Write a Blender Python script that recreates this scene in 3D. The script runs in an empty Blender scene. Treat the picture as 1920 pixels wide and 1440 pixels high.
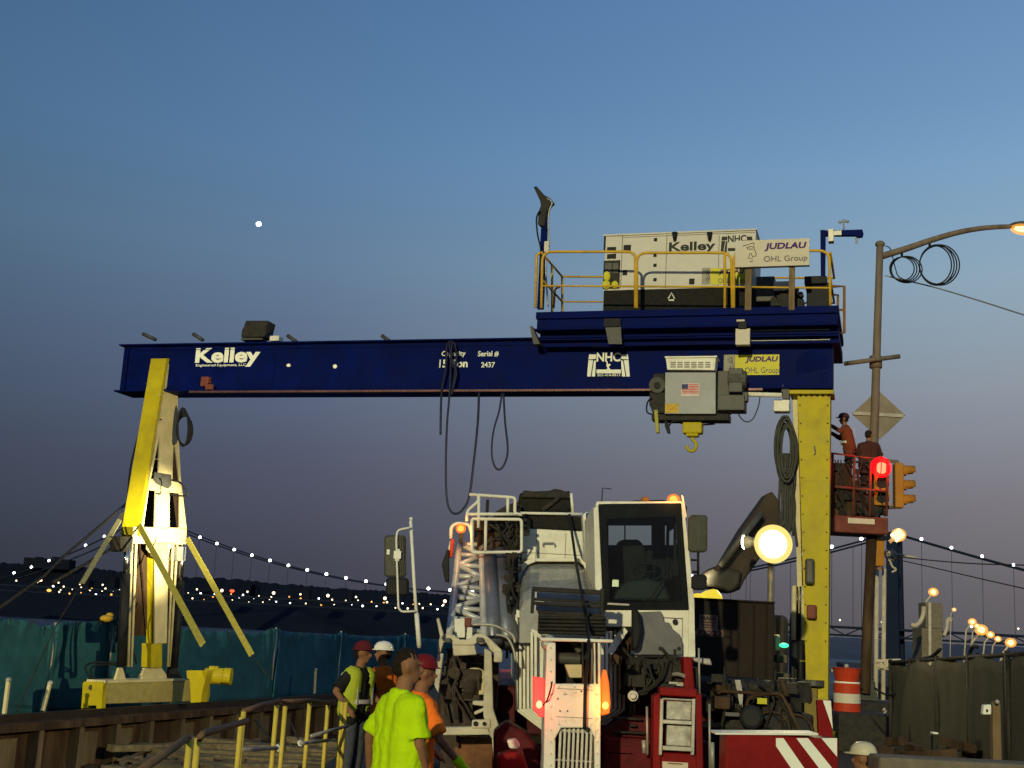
import bpy, bmesh, math, random
from mathutils import Vector, Matrix
from math import radians, sin, cos, pi, atan2, sqrt, tan
random.seed(7)
SC = bpy.context.scene
COL = SC.collection

# ------------------------------------------------------------------ camera
FP = 2385.0                      # focal length in pixels of the 1920 px wide photograph
PITCH, ROLL = radians(11.31), radians(3.05)
EYE = Vector((0, 0, 1.9))
F_ = Vector((0, cos(PITCH), sin(PITCH)))
U0 = Vector((0, -sin(PITCH), cos(PITCH)))
R_ = Vector((1, 0, 0)) * cos(ROLL) + U0 * sin(ROLL)
U_ = -Vector((1, 0, 0)) * sin(ROLL) + U0 * cos(ROLL)
cd = bpy.data.cameras.new('camera'); cam = bpy.data.objects.new('camera', cd); COL.objects.link(cam)
cd.sensor_width = 36; cd.lens = 36 * FP / 1920; cd.clip_start = 0.1; cd.clip_end = 60000
cam.matrix_world = Matrix(((R_.x, U_.x, -F_.x, EYE.x), (R_.y, U_.y, -F_.y, EYE.y), (R_.z, U_.z, -F_.z, EYE.z), (0, 0, 0, 1)))
SC.camera = cam
SC.view_settings.view_transform = 'Standard'; SC.view_settings.look = 'None'
SC.view_settings.exposure = 0.0; SC.view_settings.gamma = 1.0

# ------------------------------------------------------------------ dusk sky
SUN_EL, SUN_AZ = radians(12), radians(196)      # the key light comes from behind and left of the camera
def lin(c):
    return tuple((x / 255 / 12.92 if x / 255 <= .04045 else ((x / 255 + .055) / 1.055) ** 2.4) for x in c)
w = bpy.data.worlds.new('World'); SC.world = w; w.use_nodes = True
nt = w.node_tree; N = nt.nodes; L = nt.links; N.clear()
wo = N.new('ShaderNodeOutputWorld'); bg = N.new('ShaderNodeBackground'); bg.inputs[1].default_value = 1.0
tc = N.new('ShaderNodeTexCoord'); sx = N.new('ShaderNodeSeparateXYZ'); L.new(tc.outputs['Generated'], sx.inputs[0])
rp = N.new('ShaderNodeValToRGB'); L.new(sx.outputs['Z'], rp.inputs[0])
el = rp.color_ramp.elements
stops = [(0.0, (64, 68, 84)), (.05, (73, 77, 95)), (.12, (89, 94, 117)), (.20, (103, 118, 147)), (.28, (110, 139, 172)),
         (.36, (101, 141, 184)), (.47, (87, 127, 174)), (.8, (58, 100, 155))]
el[0].position = stops[0][0]; el[0].color = (*lin(stops[0][1]), 1)
el[1].position = stops[-1][0]; el[1].color = (*lin(stops[-1][1]), 1)
for p, c in stops[1:-1]:
    e = el.new(p); e.color = (*lin(c), 1)
hz_ = N.new('ShaderNodeValToRGB'); mr = N.new('ShaderNodeMapRange'); L.new(sx.outputs['X'], mr.inputs[0]); L.new(mr.outputs[0], hz_.inputs[0])
mr.inputs[1].default_value = -.42; mr.inputs[2].default_value = .42
hz_.color_ramp.elements[0].color = (.56, .62, .62, 1); hz_.color_ramp.elements[1].color = (1.62, 1.44, 1.28, 1)
e = hz_.color_ramp.elements.new(.5); e.color = (1.03, 1.02, 1, 1)
hl_ = N.new('ShaderNodeValToRGB'); L.new(mr.outputs[0], hl_.inputs[0])          # nearer the horizon the glow is stronger on the right
hl_.color_ramp.elements[0].color = (.50, .61, .63, 1); hl_.color_ramp.elements[1].color = (2.25, 1.88, 1.36, 1)
for p, c in ((.31, (.86, .86, .86)), (.58, (1.42, 1.31, 1.06)), (.9, (2.1, 1.8, 1.33))):
    e = hl_.color_ramp.elements.new(p); e.color = (*c, 1)
mz = N.new('ShaderNodeMapRange'); mz.inputs[1].default_value = .20; mz.inputs[2].default_value = .40; L.new(sx.outputs['Z'], mz.inputs[0])
mxh = N.new('ShaderNodeMixRGB'); L.new(mz.outputs[0], mxh.inputs[0]); L.new(hl_.outputs[0], mxh.inputs[1]); L.new(hz_.outputs[0], mxh.inputs[2])
vm = N.new('ShaderNodeVectorMath'); vm.operation = 'MULTIPLY'; L.new(rp.outputs[0], vm.inputs[0]); L.new(mxh.outputs[0], vm.inputs[1])
sky = N.new('ShaderNodeTexSky'); sky.sky_type = 'NISHITA'; sky.sun_disc = False
sky.sun_elevation = radians(1.0); sky.sun_rotation = SUN_AZ
ns = N.new('ShaderNodeVectorMath'); ns.operation = 'SCALE'; ns.inputs['Scale'].default_value = 0.05; L.new(sky.outputs[0], ns.inputs[0])
mx = N.new('ShaderNodeMixRGB'); mx.inputs[0].default_value = 0.10; L.new(vm.outputs[0], mx.inputs[1]); L.new(ns.outputs[0], mx.inputs[2])
L.new(mx.outputs[0], bg.inputs[0]); L.new(bg.outputs[0], wo.inputs[0])

sd = bpy.data.lights.new('sun', 'SUN'); sd.energy = 2.5; sd.angle = radians(0.8); sd.color = (1, .92, .57)
so = bpy.data.objects.new('sun', sd); COL.objects.link(so)
dirv = Vector((sin(SUN_AZ) * cos(SUN_EL), cos(SUN_AZ) * cos(SUN_EL), sin(SUN_EL)))   # towards the sun
so.rotation_euler = dirv.to_track_quat('Z', 'Y').to_euler()

# ------------------------------------------------------------------ helpers
def ray(x, y): return F_ * FP + R_ * (x - 960) - U_ * (y - 720)
def P(x, y, Y):
    d = ray(x, y); return EYE + d * (Y / d.y)
UP = Vector((0, 0, 1))
class Fr:
    """vertical plane frame: origin, depth direction n (away from the viewer), horizontal axis u"""
    def __init__(s, p0, n, u): s.p0 = Vector(p0); s.n = Vector(n).normalized(); s.u = Vector(u).normalized()
    def at(s, x, y, off=0.0):
        d = ray(x, y); t = ((s.p0 - EYE).dot(s.n) + off) / d.dot(s.n); return EYE + d * t
def YF(Y): return Fr((0, Y, 0), (0, 1, 0), (1, 0, 0))
def fr_(f): return f if isinstance(f, Fr) else YF(f)

def basis(d):
    d = d.normalized(); a = UP if abs(d.z) < .95 else Vector((1, 0, 0))
    e1 = d.cross(a).normalized(); return e1, d.cross(e1).normalized()
class MB:
    def __init__(s): s.v = []; s.f = []
    def add(s, vs, fs):
        o = len(s.v); s.v += [Vector(v) for v in vs]; s.f += [tuple(i + o for i in f) for f in fs]; return s
    def obox(s, c, ax, ay, az, hx, hy, hz):
        vs = [c + ax * (hx * i) + ay * (hy * j) + az * (hz * k) for k in (-1, 1) for j in (-1, 1) for i in (-1, 1)]
        return s.add(vs, [(0, 2, 3, 1), (4, 5, 7, 6), (0, 1, 5, 4), (2, 6, 7, 3), (0, 4, 6, 2), (1, 3, 7, 5)])
    def box(s, x0, y0, z0, x1, y1, z1):
        return s.obox(Vector(((x0 + x1) / 2, (y0 + y1) / 2, (z0 + z1) / 2)), Vector((1, 0, 0)), Vector((0, 1, 0)), UP, abs(x1 - x0) / 2, abs(y1 - y0) / 2, abs(z1 - z0) / 2)
    def pbox(s, f, x0, y0, x1, y1, d0=0.0, d1=.1):
        """upright box whose front face spans these pixels at depth d0, running back to d1"""
        f = fr_(f); xm, ym = (x0 + x1) / 2, (y0 + y1) / 2
        c = f.at(xm, ym, d0); wd = (f.at(x1, ym, d0) - f.at(x0, ym, d0)).dot(f.u); h = f.at(xm, y0, d0).z - f.at(xm, y1, d0).z
        return s.obox(c + f.n * ((d1 - d0) / 2), f.u, f.n, UP, abs(wd) / 2, abs(d1 - d0) / 2, abs(h) / 2)
    def prism(s, pts, ext):
        n = len(pts); vs = [Vector(p) for p in pts] + [Vector(p) + ext for p in pts]
        fs = [tuple(range(n)), tuple(range(2 * n - 1, n - 1, -1))] + [(i, i + n, (i + 1) % n + n, (i + 1) % n) for i in range(n)]
        return s.add(vs, fs)
    def pp(s, f, pts, d0=0.0, d1=.1):
        f = fr_(f); return s.prism([f.at(x, y, d0) for x, y in pts], f.n * (d1 - d0))
    def tube(s, pts, r, n=8, closed=False, r1=None):
        pts = [Vector(p) for p in pts]; m = len(pts); vs = []; fs = []
        e1 = None
        for i, p in enumerate(pts):
            a = pts[(i - 1) % m] if (i or closed) else p; b = pts[(i + 1) % m] if (i < m - 1 or closed) else p
            d = (b - a)
            if d.length < 1e-9: d = Vector((0, 0, 1))
            d.normalize()
            if e1 is None: e1, e2 = basis(d)
            else:
                e1 = e1 - d * e1.dot(d)
                if e1.length < 1e-6: e1, e2 = basis(d)
                e1.normalize(); e2 = d.cross(e1)
            rr = r if r1 is None else r + (r1 - r) * i / (m - 1)
            vs += [p + (e1 * cos(2 * pi * k / n) + e2 * sin(2 * pi * k / n)) * rr for k in range(n)]
        for i in range(m if closed else m - 1):
            for k in range(n):
                a = i * n + k; b = i * n + (k + 1) % n; j = ((i + 1) % m) * n
                fs.append((a, b, j + (k + 1) % n, j + k))
        if not closed: fs += [tuple(range(n - 1, -1, -1)), tuple((m - 1) * n + k for k in range(n))]
        return s.add(vs, fs)
    def cone(s, a, b, r0, r1, n=16): return s.tube([a, b], r0, n, r1=r1)
    def ball(s, c, rx, ry=None, rz=None, nu=16, nv=10, top=None):
        ry = ry or rx; rz = rz or rx; c = Vector(c); vs = [c + Vector((0, 0, rz))]; fs = []
        for j in range(1, nv):
            t = pi * j / nv
            for i in range(nu):
                a = 2 * pi * i / nu; vs.append(c + Vector((rx * sin(t) * cos(a), ry * sin(t) * sin(a), rz * cos(t))))
        vs.append(c - Vector((0, 0, rz)))
        for i in range(nu): fs.append((0, 1 + i, 1 + (i + 1) % nu))
        for j in range(nv - 2):
            for i in range(nu):
                a = 1 + j * nu + i; b = 1 + j * nu + (i + 1) % nu; fs.append((a, a + nu, b + nu, b))
        o = 1 + (nv - 2) * nu
        for i in range(nu): fs.append((len(vs) - 1, o + (i + 1) % nu, o + i))
        return s.add(vs, fs)
    def capsule(s, a, b, r0, r1, n=14):
        a, b = Vector(a), Vector(b); s.tube([a, b], r0, n, r1=r1); s.ball(a, r0, nu=n, nv=8); return s.ball(b, r1, nu=n, nv=8)
    def build(s, name, m, parent=None, bevel=0.0, smooth=False, label=None, seg=2, recalc=True):
        me = bpy.data.meshes.new(name)
        if parent is not None:
            root = parent
            while root.parent: root = root.parent
            off = root.location.copy()
        else:
            lo = Vector((min(v.x for v in s.v), min(v.y for v in s.v), min(v.z for v in s.v)))
            hi = Vector((max(v.x for v in s.v), max(v.y for v in s.v), max(v.z for v in s.v)))
            off = Vector(((lo.x + hi.x) / 2, (lo.y + hi.y) / 2, lo.z))
        me.from_pydata([v - off for v in s.v], [], s.f); me.update()
        if recalc:
            bm = bmesh.new(); bm.from_mesh(me); bmesh.ops.recalc_face_normals(bm, faces=bm.faces); bm.to_mesh(me); bm.free()
        if smooth:
            for p in me.polygons: p.use_smooth = True
        me.materials.append(m)
        o = bpy.data.objects.new(name, me); COL.objects.link(o)
        if parent is not None: o.parent = parent
        else: o.location = off
        if bevel:
            b = o.modifiers.new('bevel', 'BEVEL'); b.width = bevel; b.segments = seg; b.limit_method = 'ANGLE'; b.angle_limit = radians(40)
        if label: o['label'] = label
        return o
def tag(o, label=None, cat=None, group=None, kind=None):
    if label: o['label'] = label
    if cat: o['category'] = cat
    if group: o['group'] = group
    if kind: o['kind'] = kind
    return o
def thing(name, loc, label, cat, group=None):
    o = bpy.data.objects.new(name, None); COL.objects.link(o); o.location = loc; o.empty_display_size = .2
    return tag(o, label, cat, group)
def pb(par, name, m, f, r, d0=0.0, d1=.1, bevel=.008, label=None):
    return MB().pbox(f, *r, d0, d1).build(name, m, par, bevel=bevel, label=label)
def W(f, pts, off=0.0):
    f = fr_(f); return [f.at(x, y, off) for x, y in pts]
def arcpts(pts, rad=.1, n=5):
    """round the corners of a polyline"""
    pts = [Vector(p) for p in pts]; out = [pts[0]]
    for i in range(1, len(pts) - 1):
        a, b, c = pts[i - 1], pts[i], pts[i + 1]
        r = min(rad, (a - b).length * .45, (c - b).length * .45)
        p, q = b + (a - b).normalized() * r, b + (c - b).normalized() * r
        for k in range(n + 1):
            t = k / n; out.append(p * (1 - t) ** 2 + b * 2 * t * (1 - t) + q * t * t)
    return out + [pts[-1]]
def spline(pts, n=8):
    pts = [Vector(p) for p in pts]; out = []
    for i in range(len(pts) - 1):
        p0 = pts[max(i - 1, 0)]; p1 = pts[i]; p2 = pts[i + 1]; p3 = pts[min(i + 2, len(pts) - 1)]
        for k in range(n):
            t = k / n
            out.append(.5 * ((2 * p1) + (p2 - p0) * t + (2 * p0 - 5 * p1 + 4 * p2 - p3) * t * t + (3 * p1 - p0 - 3 * p2 + p3) * t ** 3))
    return out + [pts[-1]]
def tb(par, name, m, pts, r, n=8, label=None, closed=False):
    return MB().tube(pts, r, n, closed).build(name, m, par, smooth=True, label=label)
def text(body, f, x0, y0, x1, y1, off, m, par, name='lettering', bold=0.0, shear=0.0, thick=.004, label=None):
    cu = bpy.data.curves.new('t', 'FONT'); cu.body = body; cu.offset = bold; cu.shear = shear; cu.resolution_u = 3
    ob = bpy.data.objects.new('t', cu); COL.objects.link(ob)
    me = bpy.data.meshes.new_from_object(ob); bpy.data.objects.remove(ob)
    vs = [v.co.copy() for v in me.vertices]; fs = [tuple(p.vertices) for p in me.polygons]; bpy.data.meshes.remove(me)
    ax, bx = min(v.x for v in vs), max(v.x for v in vs); ay, by = min(v.y for v in vs), max(v.y for v in vs)
    f = fr_(f); xm, ym = (x0 + x1) / 2, (y0 + y1) / 2
    c = f.at(xm, ym, off); wd = (f.at(x1, ym, off) - f.at(x0, ym, off)).dot(f.u); h = f.at(xm, y0, off).z - f.at(xm, y1, off).z
    mb = MB(); mb.add([c + f.u * (((v.x - ax) / (bx - ax) - .5) * wd) + UP * (((v.y - ay) / (by - ay) - .5) * h) for v in vs], fs)
    o = mb.build(name, m, par, label=label, recalc=False)
    if thick:
        sm = o.modifiers.new('thick', 'SOLIDIFY'); sm.thickness = thick; sm.offset = 0
    return o

# ------------------------------------------------------------------ materials
def mat(name, col, rough=.5, metal=0.0, var=.18, scale=5.0, bump=.15, dirt=0.0, dirtcol=(.05, .035, .02), dscale=2.2, coat=0.0, streak=False, spec=.12):
    m = bpy.data.materials.new(name); m.use_nodes = True; nt = m.node_tree; N = nt.nodes; L = nt.links
    b = N['Principled BSDF']; b.inputs['Roughness'].default_value = rough; b.inputs['Metallic'].default_value = metal
    b.inputs['Coat Weight'].default_value = coat; b.inputs['Specular IOR Level'].default_value = spec
    tc = N.new('ShaderNodeTexCoord'); mp = N.new('ShaderNodeMapping'); L.new(tc.outputs['Object'], mp.inputs[0])
    if streak: mp.inputs['Scale'].default_value = (1, 1, .22)
    n1 = N.new('ShaderNodeTexNoise'); n1.inputs['Scale'].default_value = scale; n1.inputs['Detail'].default_value = 6; n1.inputs['Roughness'].default_value = .6
    L.new(mp.outputs[0], n1.inputs[0])
    mx = N.new('ShaderNodeMixRGB'); mr = N.new('ShaderNodeMapRange'); mr.inputs[1].default_value = .3; mr.inputs[2].default_value = .7
    L.new(n1.outputs['Fac'], mr.inputs[0]); L.new(mr.outputs[0], mx.inputs[0])
    mx.inputs[1].default_value = (*[max(0, c * (1 - var)) for c in col], 1); mx.inputs[2].default_value = (*[min(1, c * (1 + var)) for c in col], 1)
    out = mx.outputs[0]
    if dirt:
        n2 = N.new('ShaderNodeTexNoise'); n2.inputs['Scale'].default_value = dscale; n2.inputs['Detail'].default_value = 9; n2.inputs['Roughness'].default_value = .7
        L.new(mp.outputs[0], n2.inputs[0])
        r2 = N.new('ShaderNodeMapRange'); r2.inputs[1].default_value = .48; r2.inputs[2].default_value = .72; r2.inputs[4].default_value = dirt
        L.new(n2.outputs['Fac'], r2.inputs[0])
        m2 = N.new('ShaderNodeMixRGB'); L.new(r2.outputs[0], m2.inputs[0]); L.new(out, m2.inputs[1]); m2.inputs[2].default_value = (*dirtcol, 1); out = m2.outputs[0]
    L.new(out, b.inputs['Base Color'])
    r3 = N.new('ShaderNodeMapRange'); r3.inputs[3].default_value = max(.03, rough - .12); r3.inputs[4].default_value = min(1, rough + .15)
    L.new(n1.outputs['Fac'], r3.inputs[0]); L.new(r3.outputs[0], b.inputs['Roughness'])
    if bump:
        n3 = N.new('ShaderNodeTexNoise'); n3.inputs['Scale'].default_value = scale * 6; n3.inputs['Detail'].default_value = 4; L.new(tc.outputs['Object'], n3.inputs[0])
        bp = N.new('ShaderNodeBump'); bp.inputs['Strength'].default_value = bump; bp.inputs['Distance'].default_value = .02
        L.new(n3.outputs['Fac'], bp.inputs['Height']); L.new(bp.outputs[0], b.inputs['Normal'])
    return m
def emit(name, col, st, sample=False):
    m = bpy.data.materials.new(name); m.use_nodes = True; N = m.node_tree.nodes; b = N['Principled BSDF']
    b.inputs['Base Color'].default_value = (*[c * .08 for c in col], 1); b.inputs['Emission Color'].default_value = (*col, 1); b.inputs['Emission Strength'].default_value = st
    n = N.new('ShaderNodeTexNoise'); n.inputs['Scale'].default_value = 20; mr = N.new('ShaderNodeMapRange'); mr.inputs[3].default_value = st * .85; mr.inputs[4].default_value = st * 1.15
    m.node_tree.links.new(n.outputs['Fac'], mr.inputs[0]); m.node_tree.links.new(mr.outputs[0], b.inputs['Emission Strength'])
    if not sample: m.cycles.emission_sampling = 'NONE'
    return m
M = {
 'navy': mat('navy_paint', (.0006, .0045, .062), .55, var=.35, scale=1.5, bump=.05, dirt=.3, dirtcol=(.004, .007, .03), spec=.03),
 'yellow': mat('yellow_paint', (.40, .32, .006), .5, var=.12, scale=2, bump=.08, dirt=.5, dirtcol=(.2, .14, .02)),
 'railyellow': mat('rail_yellow_paint', (.55, .33, .03), .45, var=.15, scale=4, dirt=.3, dirtcol=(.25, .13, .02)),
 'cream': mat('cream_steel', (.55, .47, .24), .5, var=.14, scale=3, dirt=.3, dirtcol=(.3, .22, .1)),
 'white': mat('white_paint', (.70, .675, .53), .45, var=.08, scale=2, bump=.1, dirt=.45, dirtcol=(.22, .17, .10), dscale=4),
 'genwhite': mat('generator_white', (.52, .49, .40), .5, var=.06, scale=2, bump=.04, dirt=.15, dirtcol=(.35, .3, .2)),
 'letter': mat('white_vinyl', (.72, .72, .58), .5, var=.05, bump=0),
 'ink': mat('black_vinyl', (.02, .022, .018), .5, var=.1, bump=0),
 'purple': mat('purple_vinyl', (.05, .012, .12), .5, var=.1, bump=0),
 'greyink': mat('grey_vinyl', (.12, .11, .10), .5, var=.1, bump=0),
 'decal': mat('yellow_vinyl', (.52, .47, .03), .45, var=.08, bump=0),
 'decalgrey': mat('grey_beige_vinyl', (.28, .26, .19), .5, var=.2, scale=20, bump=0),
 'board': mat('sign_board', (.52, .46, .34), .5, var=.08, scale=3, bump=.03, dirt=.2, dirtcol=(.35, .32, .22)),
 'wood': mat('timber', (.16, .11, .055), .8, var=.35, scale=9, bump=.4, streak=True),
 'plank': mat('weathered_plank', (.10, .08, .045), .85, var=.45, scale=7, bump=.5, dirt=.5),
 'black': mat('black_rubber', (.012, .012, .012), .55, var=.3, bump=.1),
 'dark': mat('dark_machine', (.022, .02, .016), .5, var=.5, scale=9, bump=.5, dirt=.5, dirtcol=(.05, .036, .022), dscale=5),
 'mesh': mat('black_mesh_screen', (.018, .017, .013), .8, var=.4, scale=14, bump=.6),
 'grey': mat('grey_steel', (.075, .073, .062), .5, .2, var=.25, scale=5, dirt=.4),
 'silver': mat('silver_sheet', (.17, .175, .17), .45, .25, var=.12, scale=2.5, bump=.05, dirt=.2, dirtcol=(.2, .2, .18)),
 'chrome': mat('chrome_rod', (.75, .72, .62), .14, 1.0, var=.05, bump=0),
 'galv': mat('galvanised_tube', (.34, .32, .26), .45, .35, var=.15, scale=6),
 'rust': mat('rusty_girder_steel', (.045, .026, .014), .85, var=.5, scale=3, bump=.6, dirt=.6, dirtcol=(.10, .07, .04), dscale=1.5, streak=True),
 'red': mat('red_paint', (.17, .004, .004), .45, var=.2, scale=3, dirt=.4, dirtcol=(.07, .01, .008)),
 'darkred': mat('dark_red_chassis', (.065, .004, .005), .5, var=.5, scale=4, dirt=.5, dirtcol=(.02, .006, .005)),
 'tarp': mat('teal_tarpaulin', (.022, .088, .100), .8, var=.2, scale=3.0, bump=.25, dirt=.25, dirtcol=(.02, .07, .08), dscale=1.2),
 'tarp2': mat('blue_tarpaulin', (.014, .065, .095), .8, var=.2, scale=3.0, bump=.25),
 'olive': mat('dark_windscreen_fabric', (.062, .057, .042), .9, var=.35, scale=2.2, bump=.5, dirt=.4, dirtcol=(.025, .024, .018), streak=True),
 'concrete': mat('concrete', (.15, .125, .085), .85, var=.2, scale=8, bump=.5, dirt=.4, dirtcol=(.1, .08, .06)),
 'asphalt': mat('asphalt', (.045, .042, .038), .9, var=.4, scale=4, bump=.6, dirt=.4, dirtcol=(.09, .075, .055)),
 'dirt': mat('trench_rubble', (.07, .055, .038), .95, var=.5, scale=2, bump=.9, dirt=.4),
 'pole': mat('weathered_pole', (.17, .13, .09), .7, .2, var=.25, scale=6, dirt=.4, streak=True),
 'ruddy': mat('red_oxide_paint', (.14, .04, .025), .5, var=.3, scale=5, dirt=.5, dirtcol=(.08, .03, .02)),
 'brownbox': mat('brown_black_container', (.018, .012, .008), .6, var=.35, scale=1.5, bump=.15, dirt=.4, dirtcol=(.028, .018, .012)),
 'sig': mat('signal_yellow', (.36, .15, .015), .5, var=.15, dirt=.3),
 'signback': mat('sign_back_sheet', (.20, .17, .12), .5, .3, var=.15, scale=3),
 'orange': mat('barrel_orange', (.38, .035, .01), .5, var=.15, dirt=.2),
 'hivis': mat('lime_shirt', (.44, .66, .003), .85, var=.06, scale=6, bump=.25),
 'vest': mat('lime_vest', (.36, .42, .03), .85, var=.15, scale=9, bump=.3),
 'orshirt': mat('orange_shirt', (.85, .17, .015), .85, var=.1, scale=9, bump=.3),
 'maroon': mat('maroon_cloth', (.09, .012, .014), .85, var=.2),
 'blackcloth': mat('black_cloth', (.014, .014, .013), .9, var=.3, bump=.3),
 'jeans': mat('grey_jeans', (.06, .065, .075), .9, var=.3, scale=14, bump=.4),
 'skin': mat('skin', (.22, .105, .05), .55, var=.12, scale=10, bump=.1),
 'hair': mat('dark_hair', (.022, .014, .009), .6, var=.5, scale=40, bump=.8),
 'hat': mat('white_helmet', (.72, .68, .56), .25, var=.05, bump=0, coat=.5),
 'redhat': mat('red_helmet', (.13, .008, .008), .5, var=.1, bump=0),
 'reflect': mat('reflective_tape', (.5, .46, .38), .45, .0, var=.1, bump=0),
 'glassdark': mat('mirror_back_plastic', (.06, .058, .04), .4, var=.2, scale=12),
 'bridge': mat('bridge_grey_blue', (.010, .016, .032), .9, var=.15, scale=.02, bump=0, spec=.05),
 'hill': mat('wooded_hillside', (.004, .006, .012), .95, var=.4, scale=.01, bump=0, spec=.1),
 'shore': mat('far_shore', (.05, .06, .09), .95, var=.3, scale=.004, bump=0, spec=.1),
 'yellowbag': mat('yellow_tarp_bag', (.9, .62, .03), .6, var=.1, scale=6, bump=.3),
}
E = {
 'flood': emit('flood_lens', (1, .93, .6), 40), 'white': emit('lamp_white', (.9, .95, 1), 6), 'warm': emit('lamp_warm', (1, .82, .5), 3),
 'sodium': emit('lamp_sodium', (1, .42, .08), 2.2), 'sodiumcore': emit('lamp_sodium_core', (1, .66, .28), 4.5), 'red': emit('signal_red', (1, .22, .10), 6), 'tail': emit('tail_red', (1, .25, .12), 4),
 'amber': emit('beacon_amber', (1, .38, .07), 3.2), 'green': emit('lamp_green', (.05, .9, .35), 2.0), 'redfar': emit('far_red', (1, .08, .03), 3),
 'glowtarp': emit('self_glowing_tarp', (1, .75, .05), .9),  # emission stands in for floodlight falling on the sacks
 'redlens': emit('red_lens_lit', (1, .06, .045), 1.1), 'amberlens': emit('amber_lens_lit', (1, .17, .005), 1.0),
}
def lamp(kind, loc, en, col, size=.1, to=None, spot=70, name='lamp_light'):
    d = bpy.data.lights.new(name, kind); d.energy = en; d.color = col
    if kind == 'AREA': d.size = size
    else: d.shadow_soft_size = size
    if kind == 'SPOT': d.spot_size = radians(spot); d.spot_blend = .6
    o = bpy.data.objects.new(name, d); COL.objects.link(o); o.location = loc
    if to is not None: o.rotation_euler = (Vector(loc) - Vector(to)).to_track_quat('Z', 'Y').to_euler()
    return o

def globemat(name, col, st, fac=.5):  # see-through emissive shell, stands in for the glow around a lamp
    m = bpy.data.materials.new(name); m.use_nodes = True; N = m.node_tree.nodes; L = m.node_tree.links; N.clear()
    o = N.new('ShaderNodeOutputMaterial'); t = N.new('ShaderNodeBsdfTransparent'); e = N.new('ShaderNodeEmission'); e.inputs[0].default_value = (*col, 1); e.inputs[1].default_value = st
    n = N.new('ShaderNodeTexNoise'); n.inputs['Scale'].default_value = 6; r_ = N.new('ShaderNodeMapRange'); r_.inputs[3].default_value = fac - .1; r_.inputs[4].default_value = fac + .1; L.new(n.outputs['Fac'], r_.inputs[0])
    x = N.new('ShaderNodeMixShader'); L.new(r_.outputs[0], x.inputs[0]); L.new(t.outputs[0], x.inputs[1]); L.new(e.outputs[0], x.inputs[2]); L.new(x.outputs[0], o.inputs[0]); m.cycles.emission_sampling = 'NONE'
    return m
GLOBE = {'sodium': globemat('glow_globe_orange', (1, .42, .07), 1.5), 'flood': globemat('glow_globe_yellow', (1, .78, .22), 1.15, .75), 'red': globemat('red_glow_shell', (1, .005, .01), 2.4, .38), 'amber': globemat('amber_glow_glass', (1, .18, .01), 1.7)}
# ------------------------------------------------------------------ setting
def struct(name, mb, m, label=None, **k):
    o = mb.build(name, m, None, **k); o['kind'] = 'structure'
    if label: o['label'] = label
    return o
# raised deck the machines stand on, with the trench beside the left rail
deckpoly = [(-2.55, -20, 0), (70, -20, 0), (260, 460, 0), (120, 460, 0), (20, 62, 0), (-2.2, 62, 0)]
struct('road_deck', MB().prism(deckpoly, Vector((0, 0, -1.5))), M['asphalt'])
def heightsheet(x0, x1, y0, y1, nx, ny, fz):
    mb = MB(); vs = []; fs = []
    for j in range(ny + 1):
        for i in range(nx + 1):
            x = x0 + (x1 - x0) * i / nx; y = y0 + (y1 - y0) * j / ny; vs.append((x, y, fz(x, y)))
    for j in range(ny):
        for i in range(nx):
            a = j * (nx + 1) + i; fs.append((a, a + 1, a + nx + 2, a + nx + 1))
    return mb.add(vs, fs)
struct('trench_floor', heightsheet(-40, -2.3, -20, 62, 50, 90, lambda x, y: -1.35 + .12 * random.random()), M['dirt'])
# water
def water_mat():
    m = mat('dark_water', (.002, .007, .022), .4, var=.2, scale=.02, bump=0, spec=.12)
    N = m.node_tree.nodes; L = m.node_tree.links; b = N['Principled BSDF']
    g = N.new('ShaderNodeNewGeometry'); mp = N.new('ShaderNodeMapping'); mp.inputs['Scale'].default_value = (.25, .09, .2); L.new(g.outputs['Position'], mp.inputs[0])
    n = N.new('ShaderNodeTexNoise'); n.inputs['Scale'].default_value = 1.0; n.inputs['Detail'].default_value = 5; L.new(mp.outputs[0], n.inputs[0])
    bp = N.new('ShaderNodeBump'); bp.inputs['Strength'].default_value = 1.0; bp.inputs['Distance'].default_value = 1.2; L.new(n.outputs['Fac'], bp.inputs['Height']); L.new(bp.outputs[0], b.inputs['Normal'])
    return m
struct('water', MB().add([(-30000, -3000, -7), (30000, -3000, -7), (30000, 45000, -7), (-30000, 45000, -7)], [(0, 1, 2, 3)]), water_mat())

# far wooded hill at the left and a low far shore at the right
def ridge(pts, Y, base, depth, mb=None, jit=2.0):
    """pts: crest pixels; a hill with a rounded back"""
    mb = mb or MB(); vs = []; fs = []; full = []
    for i in range(len(pts) - 1):
        (xa, ya), (xb, yb) = pts[i], pts[i + 1]; n = max(2, int(abs(xb - xa) / 5))
        for k in range(n): full.append((xa + (xb - xa) * k / n, ya + (yb - ya) * k / n + random.uniform(-1, 1) * jit))
    full.append(pts[-1])
    for x, y in full:
        top = P(x, y, Y)
        for dy, k in ((-depth * .5, 0.0), (-depth * .2, .55), (0, 1.0), (depth * .4, .8), (depth, 0.0)):
            vs.append(Vector((top.x, Y + dy, base + (top.z - base) * k)))
    for i in range(len(full) - 1):
        for k in range(4):
            a = i * 5 + k; fs.append((a, a + 5, a + 6, a + 1))
    return mb.add(vs, fs)
struct('hillside', ridge([(-500, 1040), (-60, 1052), (30, 1056), (100, 1058), (180, 1066), (220, 1072), (345, 1083), (420, 1084), (520, 1094), (640, 1103), (800, 1112), (900, 1120), (1060, 1160)], 2700, -8, 500), M['hill'])
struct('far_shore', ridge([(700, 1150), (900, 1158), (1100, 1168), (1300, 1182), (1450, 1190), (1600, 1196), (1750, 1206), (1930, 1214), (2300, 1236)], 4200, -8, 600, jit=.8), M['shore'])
hb = thing('hilltop_building', P(95, 1052, 2640), 'low flat building block on the ridge above the left shore', 'building')
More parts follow.
